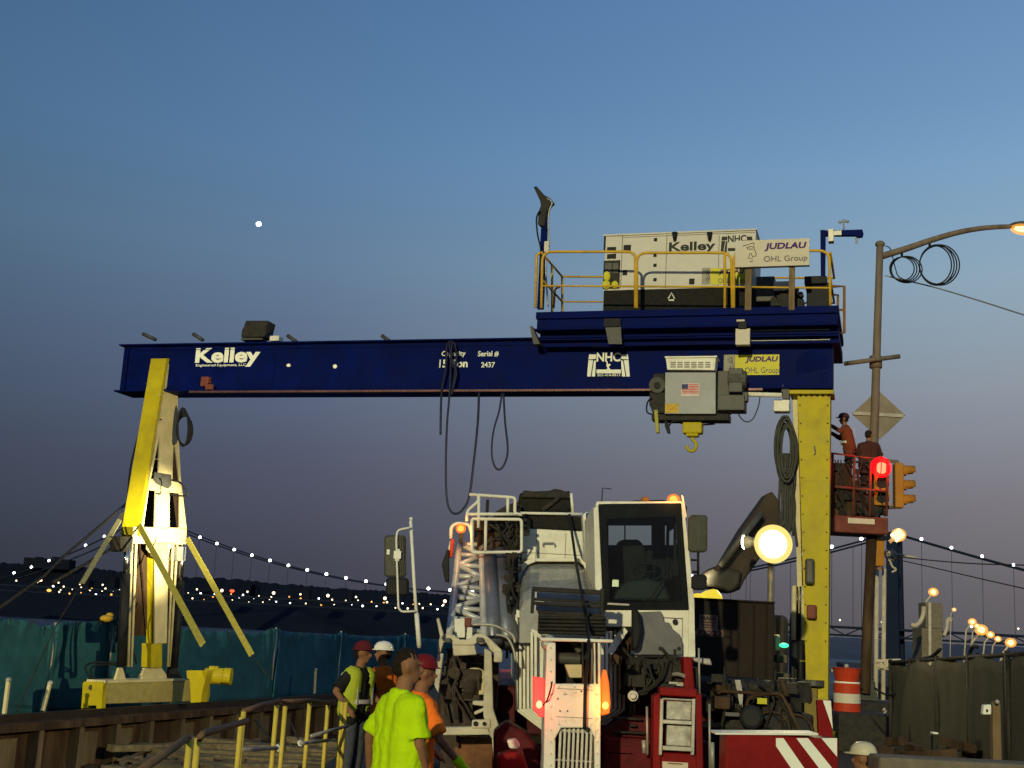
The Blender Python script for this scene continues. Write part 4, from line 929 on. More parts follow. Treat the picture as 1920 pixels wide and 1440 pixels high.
def person(label, foot, H, face_az, parts):
    """foot: ground point; face_az: heading of the body in radians (0 = away from camera along +Y, pi/2 = to the right)"""
    t = thing('person', foot, label, 'person')
    k = H / 1.78
    fwd = Vector((sin(face_az), cos(face_az), 0)); rt = Vector((cos(face_az), -sin(face_az), 0))
    def L_(r, f, z): return Vector(foot) + rt * (r * k) + fwd * (f * k) + UP * (z * k)
    haz = parts.get('head_az', face_az); hf = Vector((sin(haz), cos(haz), 0)); hr = Vector((cos(haz), -sin(haz), 0))
    lean = parts.get('lean', 0)
    sh, hp = 1.44, .93
    skin = parts.get('skin', M['skin'])
    arms = parts['arms']          # for each side (-1, 1): elbow and hand in local coords
    hc = L_(0, .02 + lean, 1.655)
    b = MB()
    # head
    hb2 = MB()
    b.ball(hc + UP * .02 * k, .078 * k, .092 * k, .105 * k); b.capsule(hc - UP * .04 * k + hf * .03 * k, hc - UP * .075 * k + hf * .05 * k, .058 * k, .038 * k)
    b.capsule(L_(0, lean * .9 - .01, 1.44), hc - UP * .06 * k, .062 * k, .058 * k)
    b.capsule(hc + hf * .085 * k + UP * .005 * k, hc + hf * .108 * k - UP * .022 * k, .011 * k, .016 * k, 8)
    for s in (-1, 1): b.ball(hc + hr * (.083 * s * k) - UP * .005 * k, .014 * k, .02 * k, .032 * k, 8, 6); b.ball(hc + hr * (.03 * s * k) + hf * .085 * k + UP * .03 * k, .022 * k, .012 * k, .01 * k, 8, 6)
    b.capsule(hc + hf * .088 * k - UP * .052 * k + hr * .02 * k, hc + hf * .088 * k - UP * .052 * k - hr * .02 * k, .009 * k, .009 * k, 8)
    # torso, arms and legs as one body
    b.capsule(L_(-.09, 0, hp), L_(-.13, lean * .8, sh - .08), .11 * k, .10 * k); b.capsule(L_(.09, 0, hp), L_(.13, lean * .8, sh - .08), .11 * k, .10 * k)
    for s in (-1, 1):
        S = L_(.185 * s, lean * .85, sh - .03); E_ = L_(*arms[s][0]); Hn = L_(*arms[s][1])
        b.capsule(S, E_, .052 * k, .042 * k); b.capsule(E_, Hn, .042 * k, .028 * k); hand(b, Hn, Hn - E_, k, arms[s][2] if len(arms[s]) > 2 else .5)
        lg = parts.get('legs', {}).get(s, ((.10 * s, .02, .5), (.11 * s, -.02, .07)))
        K = L_(*lg[0]); Fo = L_(*lg[1]); b.capsule(L_(.09 * s, 0, hp - .03), K, .085 * k, .058 * k); b.capsule(K, Fo, .056 * k, .038 * k)
        b.capsule(Fo - UP * .03 * k, Fo + fwd * .15 * k - UP * .035 * k, .04 * k, .036 * k)
    remesh(b, 'body', skin, t, .011 * k, 3)
    # shirt
    s_ = MB(); sw = parts.get('girth', 1.0)
    for q in (-1, 0, 1):
        s_.capsule(L_(.105 * q, 0, hp - .03 + parts.get('hem', 0)), L_(.12 * q, lean * .8, sh - .07), .125 * k * sw, .118 * k * (1.0 if q else 1.05))
    s_.capsule(L_(-.17, lean * .85, sh - .045), L_(.17, lean * .85, sh - .045), .072 * k, .072 * k)
    s_.cone(L_(0, lean * .9 - .01, sh - .01), L_(0, lean * .95, sh + .055), .10 * k, .075 * k)
    for s in (-1, 1):
        S = L_(.185 * s, lean * .85, sh - .045); E_ = L_(*arms[s][0]); Hn = L_(*arms[s][1])
        if parts.get('sleeve', 'short') == 'short': s_.capsule(S, S.lerp(E_, .55), .075 * k, .074 * k); s_.cone(S.lerp(E_, .5), S.lerp(E_, .86), .076 * k, .086 * k)
        else: s_.capsule(S, E_, .072 * k, .06 * k); s_.capsule(E_, E_.lerp(Hn, .9), .06 * k, .045 * k)
    so_ = remesh(s_, 'shirt', parts['shirt'], t, .011 * k, 5)
    tex = bpy.data.textures.new('folds', 'CLOUDS'); tex.noise_scale = .13
    tx2 = bpy.data.textures.new('creases', 'CLOUDS'); tx2.noise_scale = .045; d2 = so_.modifiers.new('creases', 'DISPLACE'); d2.texture = tx2; d2.strength = .012; d2.texture_coords = 'LOCAL'
    dm = so_.modifiers.new('folds', 'DISPLACE'); dm.texture = tex; dm.strength = .034; dm.texture_coords = 'LOCAL'; dm.mid_level = .5
    # trousers
    p_ = MB(); p_.capsule(L_(-.08, 0, hp + .02), L_(.08, 0, hp + .02), .112 * k, .112 * k)
    for s in (-1, 1):
        lg = parts.get('legs', {}).get(s, ((.10 * s, .02, .5), (.11 * s, -.02, .07))); K = L_(*lg[0]); Fo = L_(*lg[1])
        p_.capsule(L_(.085 * s, 0, hp - .04), K, .108 * k, .078 * k); p_.capsule(K, Fo, .078 * k, .066 * k)
    remesh(p_, 'trousers', parts.get('pants', M['jeans']), t, .016 * k, 3)
    bo = MB()
    for s in (-1, 1):
        lg = parts.get('legs', {}).get(s, ((.10 * s, .02, .5), (.11 * s, -.02, .07))); Fo = L_(*lg[1])
        bo.capsule(Fo - UP * .01 * k, Fo + fwd * .16 * k - UP * .025 * k, .055 * k, .045 * k)
    remesh(bo, 'boots', M['black'], t, .014, 2)
    # hair / hat
    h = MB()
    if parts.get('hair', True):
        h.ball(hc + UP * .045 * k - hf * .012 * k, .086 * k, .086 * k, .085 * k); h.ball(hc - hf * .035 * k + UP * .005 * k, .079 * k, .075 * k, .085 * k)
        ho_ = remesh(h, 'hair', M['hair'], t, .01 * k, 2)
        dm = ho_.modifiers.new('d', 'DISPLACE'); tx = bpy.data.textures.new('hair', 'CLOUDS'); tx.noise_scale = .02; dm.texture = tx; dm.strength = .012; dm.texture_coords = 'LOCAL'
    if parts.get('hat'):
        mb = MB(); n, m_ = 24, 8; vs = []; fs = []
        c = hc + UP * .055 * k; cs = .9 if parts.get('hatname') == 'cap' else 1.0
        for j in range(m_ + 1):
            a = (pi / 2) * j / m_
            for i in range(n):
                t2 = 2 * pi * i / n; vs.append(c + (hr * cos(t2) * .108 + hf * sin(t2) * .128) * (cos(a) ** .8 * k * cs) + UP * (.105 * sin(a) * k))
        for j in range(m_):
            for i in range(n): fs.append((j * n + i, j * n + (i + 1) % n, (j + 1) * n + (i + 1) % n, (j + 1) * n + i))
        o = len(vs)
        for i in range(n):
            t2 = 2 * pi * i / n; br_ = 1.14 + (.35 * max(0, sin(t2)) ** 2 if parts.get('brim', True) else 0)
            vs.append(c + (hr * cos(t2) * .108 * min(br_, 1.16) + hf * sin(t2) * .128 * br_) * k - UP * .008 * k)
        for i in range(n): fs.append((o + i, i, (i + 1) % n, o + (i + 1) % n))
        hh = mb.add(vs, fs).build(parts.get('hatname', 'hard_hat'), parts['hat'], t, smooth=True); sm = hh.modifiers.new('t', 'SOLIDIFY'); sm.thickness = .006
    if parts.get('glove'):
        g = MB()
        for s in parts['glove']:
            E_ = L_(*arms[s][0]); Hn = L_(*arms[s][1]); hand(g, Hn - (Hn - E_).normalized() * .01, Hn - E_, k * 1.25); g.capsule(Hn, Hn - (Hn - E_).normalized() * .06, .043 * k, .045 * k)
        remesh(g, 'gloves', parts['glovemat'], t, .009, 2)
    if parts.get('vest'):
        v_ = MB()
        for q in (-1, 1):
            v_.capsule(L_(.12 * q, -.01, hp + .05), L_(.135 * q, lean * .8, sh - .06), .137 * k, .126 * k)
        v_.capsule(L_(0, -.045, hp + .05), L_(0, lean * .8 - .04, sh - .08), .125 * k, .115 * k)
        remesh(v_, 'vest', parts['vest'], t, .012 * k, 3)
        tp = MB()
        for z in (1.06,):
            ring = [L_(.25 * cos(a), lean * .5 + .145 * sin(a), z) for a in [2 * pi * i / 28 for i in range(28)]]
            for i in range(28):
                a_, b_ = ring[i], ring[(i + 1) % 28]; tp.add([a_, b_, b_ + UP * .05 * k, a_ + UP * .05 * k], [(0, 1, 2, 3)])
        for q in (-1, 1):
            pts = [L_(.15 * q, .142, 1.05), L_(.15 * q, .138, 1.25), L_(.14 * q, .115, 1.42), L_(.13 * q, .0, 1.5), L_(.14 * q, -.12, 1.40), L_(.15 * q, -.142, 1.2)]
            for i in range(len(pts) - 1):
                a_, b_ = pts[i], pts[i + 1]; tp.add([a_ - rt * .015, a_ + rt * .015, b_ + rt * .015, b_ - rt * .015], [(0, 1, 2, 3)])
        to = tp.build('reflective_tape', M['reflect'], t, recalc=False); sm = to.modifiers.new('t', 'SOLIDIFY'); sm.thickness = .006
    return t
def footat(px, Y, z=0.0):
    p = P(px, 1180, Y); return Vector((p.x, p.y, z))
# shirt man seen from behind, head turned right
person('man in plain lime T-shirt seen from behind in front of the truck, head turned right', footat(764, 9.0), 1.80, radians(58), dict(
    shirt=M['hivis'], head_az=radians(84), girth=1.2, hem=-.17, lean=.0, arms={-1: ((-.33, -.06, 1.17), (-.42, .0, .93)), 1: ((.235, .02, 1.16), (.19, .12, .93))}, pants=M['blackcloth']))
person('man in orange shirt and red cap partly hidden behind the lime T-shirt man', footat(792, 10.6), 1.71, radians(66), dict(
    shirt=M['orshirt'], hat=M['redhat'], hatname='cap', brim=False, head_az=radians(75), hair=True, lean=.02, arms={-1: ((-.26, .05, 1.16), (-.2, .25, 1.0)), 1: ((.30, .10, 1.14), (.24, .33, .93))}, glove=[1], glovemat=M['hivis'], pants=M['blackcloth']))
person('worker in lime vest over black shirt and maroon cap by the yellow railing', footat(676, 16.2, -.05), 1.80, radians(120), dict(
    shirt=M['blackcloth'], vest=M['vest'], hat=M['maroon'], hatname='cap', head_az=radians(95), lean=.04, arms={-1: ((-.27, .05, 1.15), (-.3, .28, 1.0)), 1: ((.34, -.05, 1.2), (.38, .18, 1.02))}, pants=M['jeans']))
person('worker in white hard hat and orange shirt talking beside the vest worker', footat(728, 17.0, -.05), 1.80, radians(-60), dict(
    shirt=M['orshirt'], hat=M['hat'], head_az=radians(-110), lean=.03, arms={-1: ((-.28, .0, 1.15), (-.26, .22, 1.02)), 1: ((.28, .05, 1.15), (.24, .28, 1.02))}, pants=M['jeans']))
person('crouching worker in pale hard hat at the bottom right edge', footat(1638, 12.5, -.70), 1.78, radians(-60), dict(
    legs={-1: ((-.13, .42, 1.12), (-.13, .12, .78)), 1: ((.13, .42, 1.12), (.13, .12, .78))}, shirt=M['blackcloth'], hat=mat('cream_helmet', (.5, .46, .3), .3, bump=0), lean=.08, arms={-1: ((-.28, .1, 1.15), (-.2, .3, 1.0)), 1: ((.28, .1, 1.15), (.2, .3, 1.0))}, pants=M['jeans']))

def clutter(reg, Y0, Y1, n, seed, size=(.04, .16), hoses=6):
    """dense machinery: boxes, valves, discs, pipes and a few hoses packed in a screen region at real depth"""
    rnd = random.Random(seed); x0, y0, x1, y1 = reg; mb = MB()
    for k in range(n):
        c = P(rnd.uniform(x0, x1), rnd.uniform(y0, y1), rnd.uniform(Y0, Y1)); t = rnd.random(); a = rnd.choice([0, 0, .2, -.3, 1.2]); s_ = rnd.uniform(*size)
        ax, ay = Vector((cos(a), sin(a), 0)), Vector((-sin(a), cos(a), 0))
        if t < .42: mb.obox(c, ax, ay, UP, s_ * rnd.uniform(.5, 1.4), s_ * .7, s_ * rnd.uniform(.3, 1.1))
        elif t < .72:
            d = rnd.choice([ax, UP, ay, (ax + UP).normalized()]); r_ = s_ * rnd.uniform(.25, .6); mb.cone(c - d * s_, c + d * s_, r_, r_, 14); mb.cone(c + d * s_ * .8, c + d * s_ * .95, r_ * 1.35, r_ * 1.35, 14)
        else:
            d = rnd.choice([ax, UP, (ax - UP).normalized()]); mb.tube([c - d * s_ * 2.5, c + d * s_ * 2.5], s_ * .16, 8)
    for k in range(hoses):
        a = P(rnd.uniform(x0, x1), y0, Y0 - .05); b = P(rnd.uniform(x0, x1), y1, Y0 - .05); m_ = a.lerp(b, .5) + Vector((rnd.uniform(-.12, .12), -.05, rnd.uniform(-.1, .05)))
        mb.tube(spline([a, a.lerp(m_, .6) + Vector((rnd.uniform(-.05, .05), 0, 0)), m_, b]), rnd.uniform(.01, .02), 6)
    return mb

# ------------------------------------------------------------------ mobile crane truck
tr = thing('crane_truck', (.6, 14.5, 0), 'white and red mobile crane truck parked facing the camera in the middle', 'crane truck')
# --- carrier chassis
ch = MB(); ch.pbox(15.0, 930, 1295, 1345, 1470, 0, 8).pbox(12.9, 1130, 1385, 1330, 1490, 0, 1.9).pbox(13.4, 930, 1395, 1130, 1490, 0, 1.4)
ch.build('chassis', M['darkred'], tr, bevel=.03)
mb = MB()
for r, Y, d in (((1012, 1150, 1180, 1300), 15.2, 1.5), ((1180, 1230, 1300, 1300), 14.4, 3)): mb.pbox(Y, *r, 0, d)
mb.build('slew_platform', M['dark'], tr, bevel=.03)
MB().pp(12.9, [(925, 1372), (950, 1352), (985, 1372), (1012, 1405), (1022, 1470), (925, 1470)], 0, .4).build('front_panel', M['darkred'], tr, bevel=.03)
MB().pp(12.2, [(930, 1415), (968, 1407), (985, 1425), (1000, 1470), (935, 1470)], 0, .3).build('fender', M['red'], tr, bevel=.04)
MB().pp(12.25, [(950, 1388), (968, 1386), (976, 1398), (972, 1404), (955, 1404)], -.06, .1).build('work_lamp', M['white'], tr, bevel=.02)
MB().pp(13.0, [(1128, 1372), (1150, 1362), (1178, 1345), (1222, 1345), (1222, 1470), (1128, 1470)], 0, .4).build('front_panel', M['darkred'], tr, bevel=.04)
mb = MB(); random.seed(21)
for k in range(7): mb.pbox(12.9, 1136 + random.uniform(0, 70), 1345 + k * 13, 1160 + random.uniform(10, 60), 1350 + k * 13, 0, .08)
mb.build('step_ledge', M['dark'], tr, bevel=.01)
MB().cone(P(1187, 1305, 12.9), P(1187, 1305, 13.1), .055, .055, 20).cone(P(1187, 1305, 12.85), P(1187, 1305, 12.95), .032, .032, 16).build('hose_reel', M['galv'], tr, bevel=.008)
for x, y0, y1 in ((1213, 1325, 1415), (1207, 1388, 1412), (1330, 1320, 1440), (1335, 1392, 1440)):
    tb(tr, 'chrome_tube', M['galv'], [P(x, y0, 12.6), P(x + 1, y1, 12.6)], .012 if x in (1213, 1330) else .022)
for x in (1360, 1290, 1000): pass
for cx, w_ in ((905, 60), (1345, 60)):
    for Y in (15.0, 19.0):
        c = P(cx, 1400, Y); c.z = .55
        wl = MB().cone(c - Vector((.2, 0, 0)), c + Vector((.2, 0, 0)), .55, .55, 28).build('wheel', M['black'], tr, bevel=.05)
        MB().cone(c - Vector((.22, 0, 0)), c + Vector((.22, 0, 0)), .28, .28, 20).build('rim', M['grey'], wl, bevel=.02)

# --- telescopic boom seen end on: nested hexagonal sections
SEC = []
for i in range(6):
    xl, xr, yb, Y = 966 + i * 7.2, 1172 - i * 8, 1331 - i * 0.5, 14.6 - i * .28
    outer = [(xl, 1152 + i * 8), (xl, yb), (xl + 50, yb + 38), (xr - 48, yb + 38), (xr, yb), (xr, 1175 + i * 3)]
    t_ = 5
    inner = [(xl + t_, 1152 + i * 8), (xl + t_, yb - 2), (xl + 52, yb + 33), (xr - 50, yb + 33), (xr - t_, yb - 2), (xr - t_, 1175 + i * 3)]
    mb = MB()
    for k in range(5):
        mb.pp(Y, [outer[k], outer[k + 1], inner[k + 1], inner[k]], 0, .2)
    mb.pp(Y, [(x, y) for x, y in inner], .12, .3)
    if i == 0: boom = mb.build('boom', M['white'], tr, bevel=.006)
    else: mb.build('boom_section', M['white'], boom, bevel=.006)
MB().pp(14.65, [(966, 1152), (1172, 1175), (1172, 1331), (1124, 1369), (1016, 1369), (966, 1331)], .2, 5.5).build('boom_tube', M['white'], boom, bevel=.01)
# left and right top collars stepping towards the viewer
for k in range(6):
    MB().pp(14.3 - k * .2, [(968 + k * 7, 1142 + k * 9), (985 + k * 7, 1150 + k * 9), (988 + k * 7, 1160 + k * 9), (968 + k * 7, 1158 + k * 9)], 0, .12).build('wear_pad_collar', M['white'], boom, bevel=.01)
    MB().pp(14.2 - k * .12, [(1182 - k * 7, 1150 + k * 11), (1192 - k * 7, 1162 + k * 11), (1180 - k * 7, 1180 + k * 10), (1168 - k * 6, 1172 + k * 10)], 0, .1).build('wear_pad_collar', M['white'], boom, bevel=.01)
    MB().pp(14.25 - k * .12, [(1184 - k * 7, 1180 + k * 8), (1192 - k * 6, 1186 + k * 9), (1190 - k * 6, 1222 + k * 5), (1178 - k * 6, 1215 + k * 6)], 0, .1).build('collar_bracket', M['rust'], boom, bevel=.01)
# boom hood with sloping rounded top
hood = []
mb = MB()
def hoodsec(xl, xr, yt, yb, Y, r=.35):
    pts = [(xl, yb), (xl + 1, yt + 26), (xl + 7, yt + 10), (xl + 20, yt + 2), (xl + 36, yt), (xr - 36, yt), (xr - 20, yt + 2), (xr - 7, yt + 10), (xr - 1, yt + 26), (xr, yb)]
    return [P(x, y, Y) for x, y in pts]
secs = [hoodsec(974, 1098, 1052, 1190, 15.9), hoodsec(976, 1104, 1056, 1195, 15.5), hoodsec(973, 1128, 1104, 1200, 13.9), hoodsec(974, 1132, 1120, 1205, 13.6)]
n = 10; vs = [p for s_ in secs for p in s_]; fs = []
for a in range(3):
    for k in range(n - 1): fs.append((a * n + k, a * n + k + 1, (a + 1) * n + k + 1, (a + 1) * n + k))
fs += [tuple(range(n)), tuple(range(3 * n, 4 * n))]
mb.add(vs, fs).build('boom_hood', mat('hood_grey_white', (.30, .30, .26), .28, var=.15, dirt=.45, coat=.3), tr, bevel=.01)
mb = MB(); mb.tube(spline([P(x, y, 15.42) for x, y in ((976, 1072), (985, 1060), (1000, 1054), (1030, 1055), (1060, 1053), (1085, 1055), (1097, 1063))], 4), .012, 6); mb.build('rust_edge', M['rust'], tr, smooth=True)
for k_, pts in enumerate(([(970, 1146), (971, 1075), (978, 1058), (990, 1049), (1005, 1047), (1005, 1053), (988, 1060), (980, 1074), (978, 1146)], [(1005, 1047), (1090, 1047), (1104, 1062), (1118, 1100), (1112, 1104), (1094, 1060), (1084, 1053), (1005, 1053)])):
    MB().pp(15.35, pts, 0, .3).build('hood_surround', M['white'], tr, bevel=.012)
# slatted sheave guard
mb = MB()
for y0, y1, xa, xb in ((1103, 1112, 998, 1130), (1124, 1129, 999, 1131), (1131, 1137, 999, 1131), (1148, 1153, 1008, 1134)): mb.pbox(12.9, xa, y0, xb, y1, 0, .12)
mb.pbox(12.9, 996, 1103, 1002, 1150, -.01, .1).pbox(12.9, 1126, 1103, 1133, 1150, -.01, .1)
gr = mb.build('guard_grille', M['dark'], tr, bevel=.008)
mb = MB()
for k in range(5): mb.tube([P(1010, 1158 + k * 7, 12.82), P(1136, 1160 + k * 7, 12.82)], .016, 8)
mb.pbox(12.85, 1010, 1153, 1136, 1190, .02, .3); mb.build('roller_pack', M['dark'], gr, bevel=0)
MB().pbox(13.2, 1003, 1112, 1128, 1124, 0, .02).pbox(13.2, 1003, 1137, 1130, 1148, 0, .02).build('reflective_plate', mat('blue_grey_plate', (.34, .35, .34), .4, .1, bump=0), gr)
# --- boom head
hd = MB(); hd.pp(11.9, [(1025, 1205), (1042, 1205), (1041, 1470), (1018, 1470)], 0, .8); hd.pp(11.9, [(1113, 1205), (1126, 1205), (1126, 1470), (1115, 1470)], 0, .8)
hd.pp(11.9, [(1039, 1282), (1115, 1282), (1117, 1388), (1106, 1365), (1052, 1365), (1038, 1390)], -.02, .06)
hd.pp(11.9, [(1012, 1195), (1150, 1199), (1150, 1205), (1014, 1202)], .0, .5)
hd = hd.build('boom_head', M['white'], tr, bevel=.012)
MB().pbox(11.9, 1040, 1203, 1115, 1284, .45, .6).build('inner_plate', M['black'], hd); MB().pbox(11.9, 1040, 1360, 1116, 1470, .4, .5).build('inner_plate', M['black'], hd)
MB().tube([P(1043, 1234, 12.1), P(1088, 1236, 12.1)], .052, 20).build('sheave', M['grey'], hd, bevel=.01)
MB().tube([P(1070, 1198, 12.2), P(1087, 1222, 12.2)], .03, 14).build('pin', M['grey'], hd)
MB().pp(11.95, [(1059, 1246), (1092, 1246), (1092, 1271), (1068, 1271)], 0, .2).build('sheave_cover', M['cream'], hd, bevel=.01)
MB().ball(P(1024, 1208, 11.95), .05, .05, .05).ball(P(1030, 1200, 11.95), .05).build('rope_drum', M['galv'], hd, smooth=True)
for x in (1092, 1106, 1118): tb(hd, 'cable_line', M['dark'], [P(x, 1205, 11.88), P(x + 1, 1282, 11.88)], .01)
mb = MB()
for k in range(8): mb.obox(P(1051 + k * 8.3, 1412, 11.98), Vector((.8, -.2, 0)).normalized(), Vector((.2, .8, 0)).normalized(), UP, .012, .05, .26)
mb.pbox(11.9, 1040, 1368, 1112, 1374, .05, .12).pbox(11.9, 1038, 1425, 1112, 1428, .04, .1); mb.build('fin_grille', M['galv'], hd, bevel=.003)
mb = MB(); mb.pp(11.88, [(1054, 1303), (1058, 1299), (1060, 1296), (1062, 1301), (1068, 1303), (1062, 1303), (1058, 1304)], 0, .003)
for x, y in ((1046, 1310), (1050, 1333), (1064, 1333), (1090, 1296)): mb.ball(P(x, y, 11.87), .008, .004, .008, 8, 6)
mb.build('panel_mark', M['ink'], hd)
mk = MB(); [mk.pbox(11.88, x, 1350, x + 3, 1356, 0, .002) for x in (1048, 1053, 1059)]; mk.pbox(11.88, 1071, 1297, 1082, 1300, 0, .002); mk.build('rating_plate', M['greyink'], hd)
tb(hd, 'hose', M['black'], spline([P(1035, 1278, 11.8), P(1033, 1290, 11.8), P(1026, 1312, 11.85), P(1018, 1322, 12)], 5), .008)
mb = MB()
for y in range(1215, 1440, 22):
    for x in (1033, 1120): mb.cone(P(x, y, 11.9), P(x, y, 11.885), .009, .009, 8)
for x, y in ((1048, 1288), (1108, 1288), (1048, 1358), (1110, 1358), (1078, 1288)): mb.cone(P(x, y, 11.88), P(x, y, 11.868), .008, .008, 8)
mb.build('bolt_pattern', M['galv'], hd)
mb = MB().pbox(11.88, 1043, 1292, 1112, 1293, -.002, 0).pbox(11.88, 1043, 1345, 1112, 1346, -.002, 0); mb.build('panel_seam', M['greyink'], hd)
# lamps beside the boom head
MB().pp(12.0, [(999, 1268), (1021, 1272), (1021, 1345), (1012, 1345), (999, 1330)], 0, .1).build('marker_lamp', E['redlens'], tr, bevel=.01)
MB().ball(P(1011, 1321, 11.98), .028, .02, .035).build('bulb', E['tail'], tr, smooth=True)
MB().pp(12.0, [(1131, 1256), (1137, 1256), (1142, 1280), (1145, 1320), (1143, 1338), (1127, 1342), (1127, 1280)], 0, .1).build('marker_lamp', E['amberlens'], tr, bevel=.01)
MB().ball(P(1135, 1323, 11.98), .03, .02, .035).build('bulb', E['amber'], tr, smooth=True)
lamp('POINT', P(1004, 1316, 11.8), 5, (1, .08, .05), .05); lamp('POINT', P(1142, 1318, 11.8), 6, (1, .3, .03), .05)

# --- superstructure behind
sup_ = MB().pbox(16.0, 978, 993, 1094, 1052, 0, 2.2).build('counterweight', M['white'], tr, bevel=.02)
MB().pbox(16.0, 1005, 1000, 1006, 1046, -.004, 0).pbox(16.0, 1060, 1000, 1061, 1046, -.004, 0).pbox(16.0, 980, 1038, 1092, 1039, -.004, 0).build('panel_seam', M['greyink'], sup_)
MB().tube(arcpts(W(15.95, [(1018, 1024), (1018, 1018), (1040, 1018), (1040, 1024)]), .02), .01, 6).build('grab_handle', M['galv'], sup_)
MB().pbox(16.0, 978, 965, 1093, 992, -.01, 2.0).build('radiator_screen', M['mesh'], sup_, bevel=.02)
MB().pp(16.2, [(973, 923), (1066, 923), (1074, 933), (1072, 961), (975, 961)], 0, 1.6).build('winch_cover', M['mesh'], sup_, bevel=.05)
mb = MB(); random.seed(9)
mb.pp(16.15, [(980, 921), (984, 919), (1000, 921), (1030, 920), (1040, 916), (1052, 918), (1062, 922), (1066, 919), (1070, 925), (1068, 935), (978, 933)], 0, .5).pp(16.15, [(1012, 955), (1030, 940), (1050, 928), (1056, 931), (1036, 948), (1020, 960)], 0, .1)
mb.build('cover_folds', M['dark'], sup_, bevel=.02)
for pts in ([(972, 962), (1092, 964)], [(1071, 925), (1074, 962)], [(1034, 1052), (1095, 1052)]): tb(sup_, 'edge_rail', M['white'], W(15.95, pts), .018)
MB().pp(15.4, [(1092, 965), (1102, 958), (1110, 975), (1108, 1075), (1097, 1060), (1095, 1000)], 0, .3).build('side_column', M['white'], sup_, bevel=.02)
MB().tube(W(15.3, [(1104, 962), (1105, 1075)]), .035, 12).build('chrome_stack', M['chrome'], sup_, smooth=True)
tb(tr, 'boom_cable', M['black'], spline([P(1068, 965, 15.9), P(1078, 1040, 15.2), P(1090, 1110, 12.75), P(1100, 1165, 12.7), P(1104, 1210, 11.8), P(1098, 1280, 11.8), P(1096, 1368, 11.8)], 6), .017)
# handrail cage left of the winch
for pts in ([(885, 973), (978, 974), (978, 1035), (885, 1036), (885, 973)], [(911, 974), (910, 1035)], [(876, 977), (876, 958), (897, 940), (897, 930)], [(880, 927), (966, 933), (965, 963), (979, 965)], [(898, 931), (897, 990)], [(876, 964), (972, 964)], [(952, 934), (952, 965)]):
    tb(tr, 'guard_rail', M['white'], arcpts(W(15.2, pts), .04), .019)
mb = MB(); random.seed(15)
mb = clutter((892, 975, 974, 1034), 15.4, 16.2, 46, 15, (.04, .15), 5)
mb.pp(15.9, [(925, 962), (950, 947), (972, 940), (972, 1100), (930, 1100)], 0, 1.0); mb.build('winch_machinery', M['dark'], tr, smooth=False)
M['jib'] = mat('pale_jib_steel', (.50, .49, .42), .4, .25, var=.15, dirt=.4, dirtcol=(.12, .1, .08), dscale=6)
# --- jib lattice stowed on the left
jb = MB(); CL, CR = (862, 1020), (903, 1022); BL, BR = (842, 1200), (908, 1205)
def ch_(t, s_): a, b = ((CL, BL), (CR, BR))[s_]; return (a[0] + (b[0] - a[0]) * t, a[1] + (b[1] - a[1]) * t)
for s_ in (0, 1):
    jb.tube([P(*ch_(t / 6, s_), 15.6 - t / 6 * 1.4) for t in range(7)], .042, 10); jb.tube([P(*ch_(t / 6, s_), 16.2 - t / 6 * 1.4) for t in range(7)], .03, 8)
for k in range(9):
    t0, t1 = k / 9, (k + 1) / 9
    for dy_ in (0, .6):
        jb.tube([P(*ch_(t0, k % 2), 15.6 - t0 * 1.4 + dy_), P(*ch_(t1, 1 - k % 2), 15.6 - t1 * 1.4 + dy_)], .033, 8)
    jb.tube([P(*ch_(t0, 0), 15.6 - t0 * 1.4), P(*ch_(t1, 0), 16.2 - t1 * 1.4)], .02, 6); jb.tube([P(*ch_(t0, 1), 15.6 - t0 * 1.4), P(*ch_(t1, 1), 16.2 - t1 * 1.4)], .02, 6)
    jb.tube([P(*ch_(t0, 0), 15.6 - t0 * 1.4), P(*ch_(t0, 1), 15.6 - t0 * 1.4)], .03, 8)
jb.build('lattice_jib', M['jib'], tr, smooth=True)
mb = MB().tube([P(918, 1040, 15.5), P(926, 1205, 14.3)], .095, 16).tube([P(938, 1040, 15.6), P(953, 1205, 14.4)], .12, 16).tube([P(905, 1030, 15.9), P(906, 1205, 14.7)], .06, 14)
mb.build('lift_cylinder', mat('blue_grey_cylinder', (.13, .14, .165), .35, .3, bump=.02, dirt=.4), tr, smooth=True)
mb = MB(); random.seed(31)
mb.pp(15.2, [(950, 1040), (972, 1040), (970, 1200), (962, 1230), (945, 1120)], 0, .6)
c2 = clutter((952, 1045, 970, 1225), 14.7, 15.2, 34, 32, (.03, .09), 3); mb.add(c2.v, c2.f)
mb.build('hydraulic_lines', M['dark'], tr)
for pts, r_ in (([(845, 1010), (846, 988), (856, 981), (880, 983), (884, 1000)], .022), ([(848, 1015), (842, 1040)], .03)): tb(tr, 'jib_bow', M['white'], arcpts(W(15.5, pts), .06), r_)
MB().pp(15.45, [(845, 1010), (852, 1012), (848, 1045), (842, 1045)], 0, .1).build('reflector', M['orange'], tr, bevel=.01)
mb = MB().ball(P(864, 991, 15.4), .038, .038, .038); mb.build('beacon', E['amber'], tr, smooth=True); MB().ball(P(864, 991, 15.4), .062, .062, .06).build('beacon_glow_dome', GLOBE['amber'], tr, smooth=True); lamp('POINT', P(864, 993, 15.2), 5, (1, .4, .1), .05)
MB().pbox(15.4, 860, 998, 868, 1018, 0, .08).build('beacon_post', M['dark'], tr)
MB().pbox(14.1, 870, 1158, 884, 1176, 0, .06).build('reflector', M['ruddy'], tr, bevel=.01)
MB().pp(14.1, [(852, 1160), (872, 1160), (872, 1196), (852, 1196)], .0, .2).pp(14.1, [(876, 1176), (886, 1176), (886, 1200), (874, 1200)], 0, .2).build('jib_foot', M['white'], tr, bevel=.01)
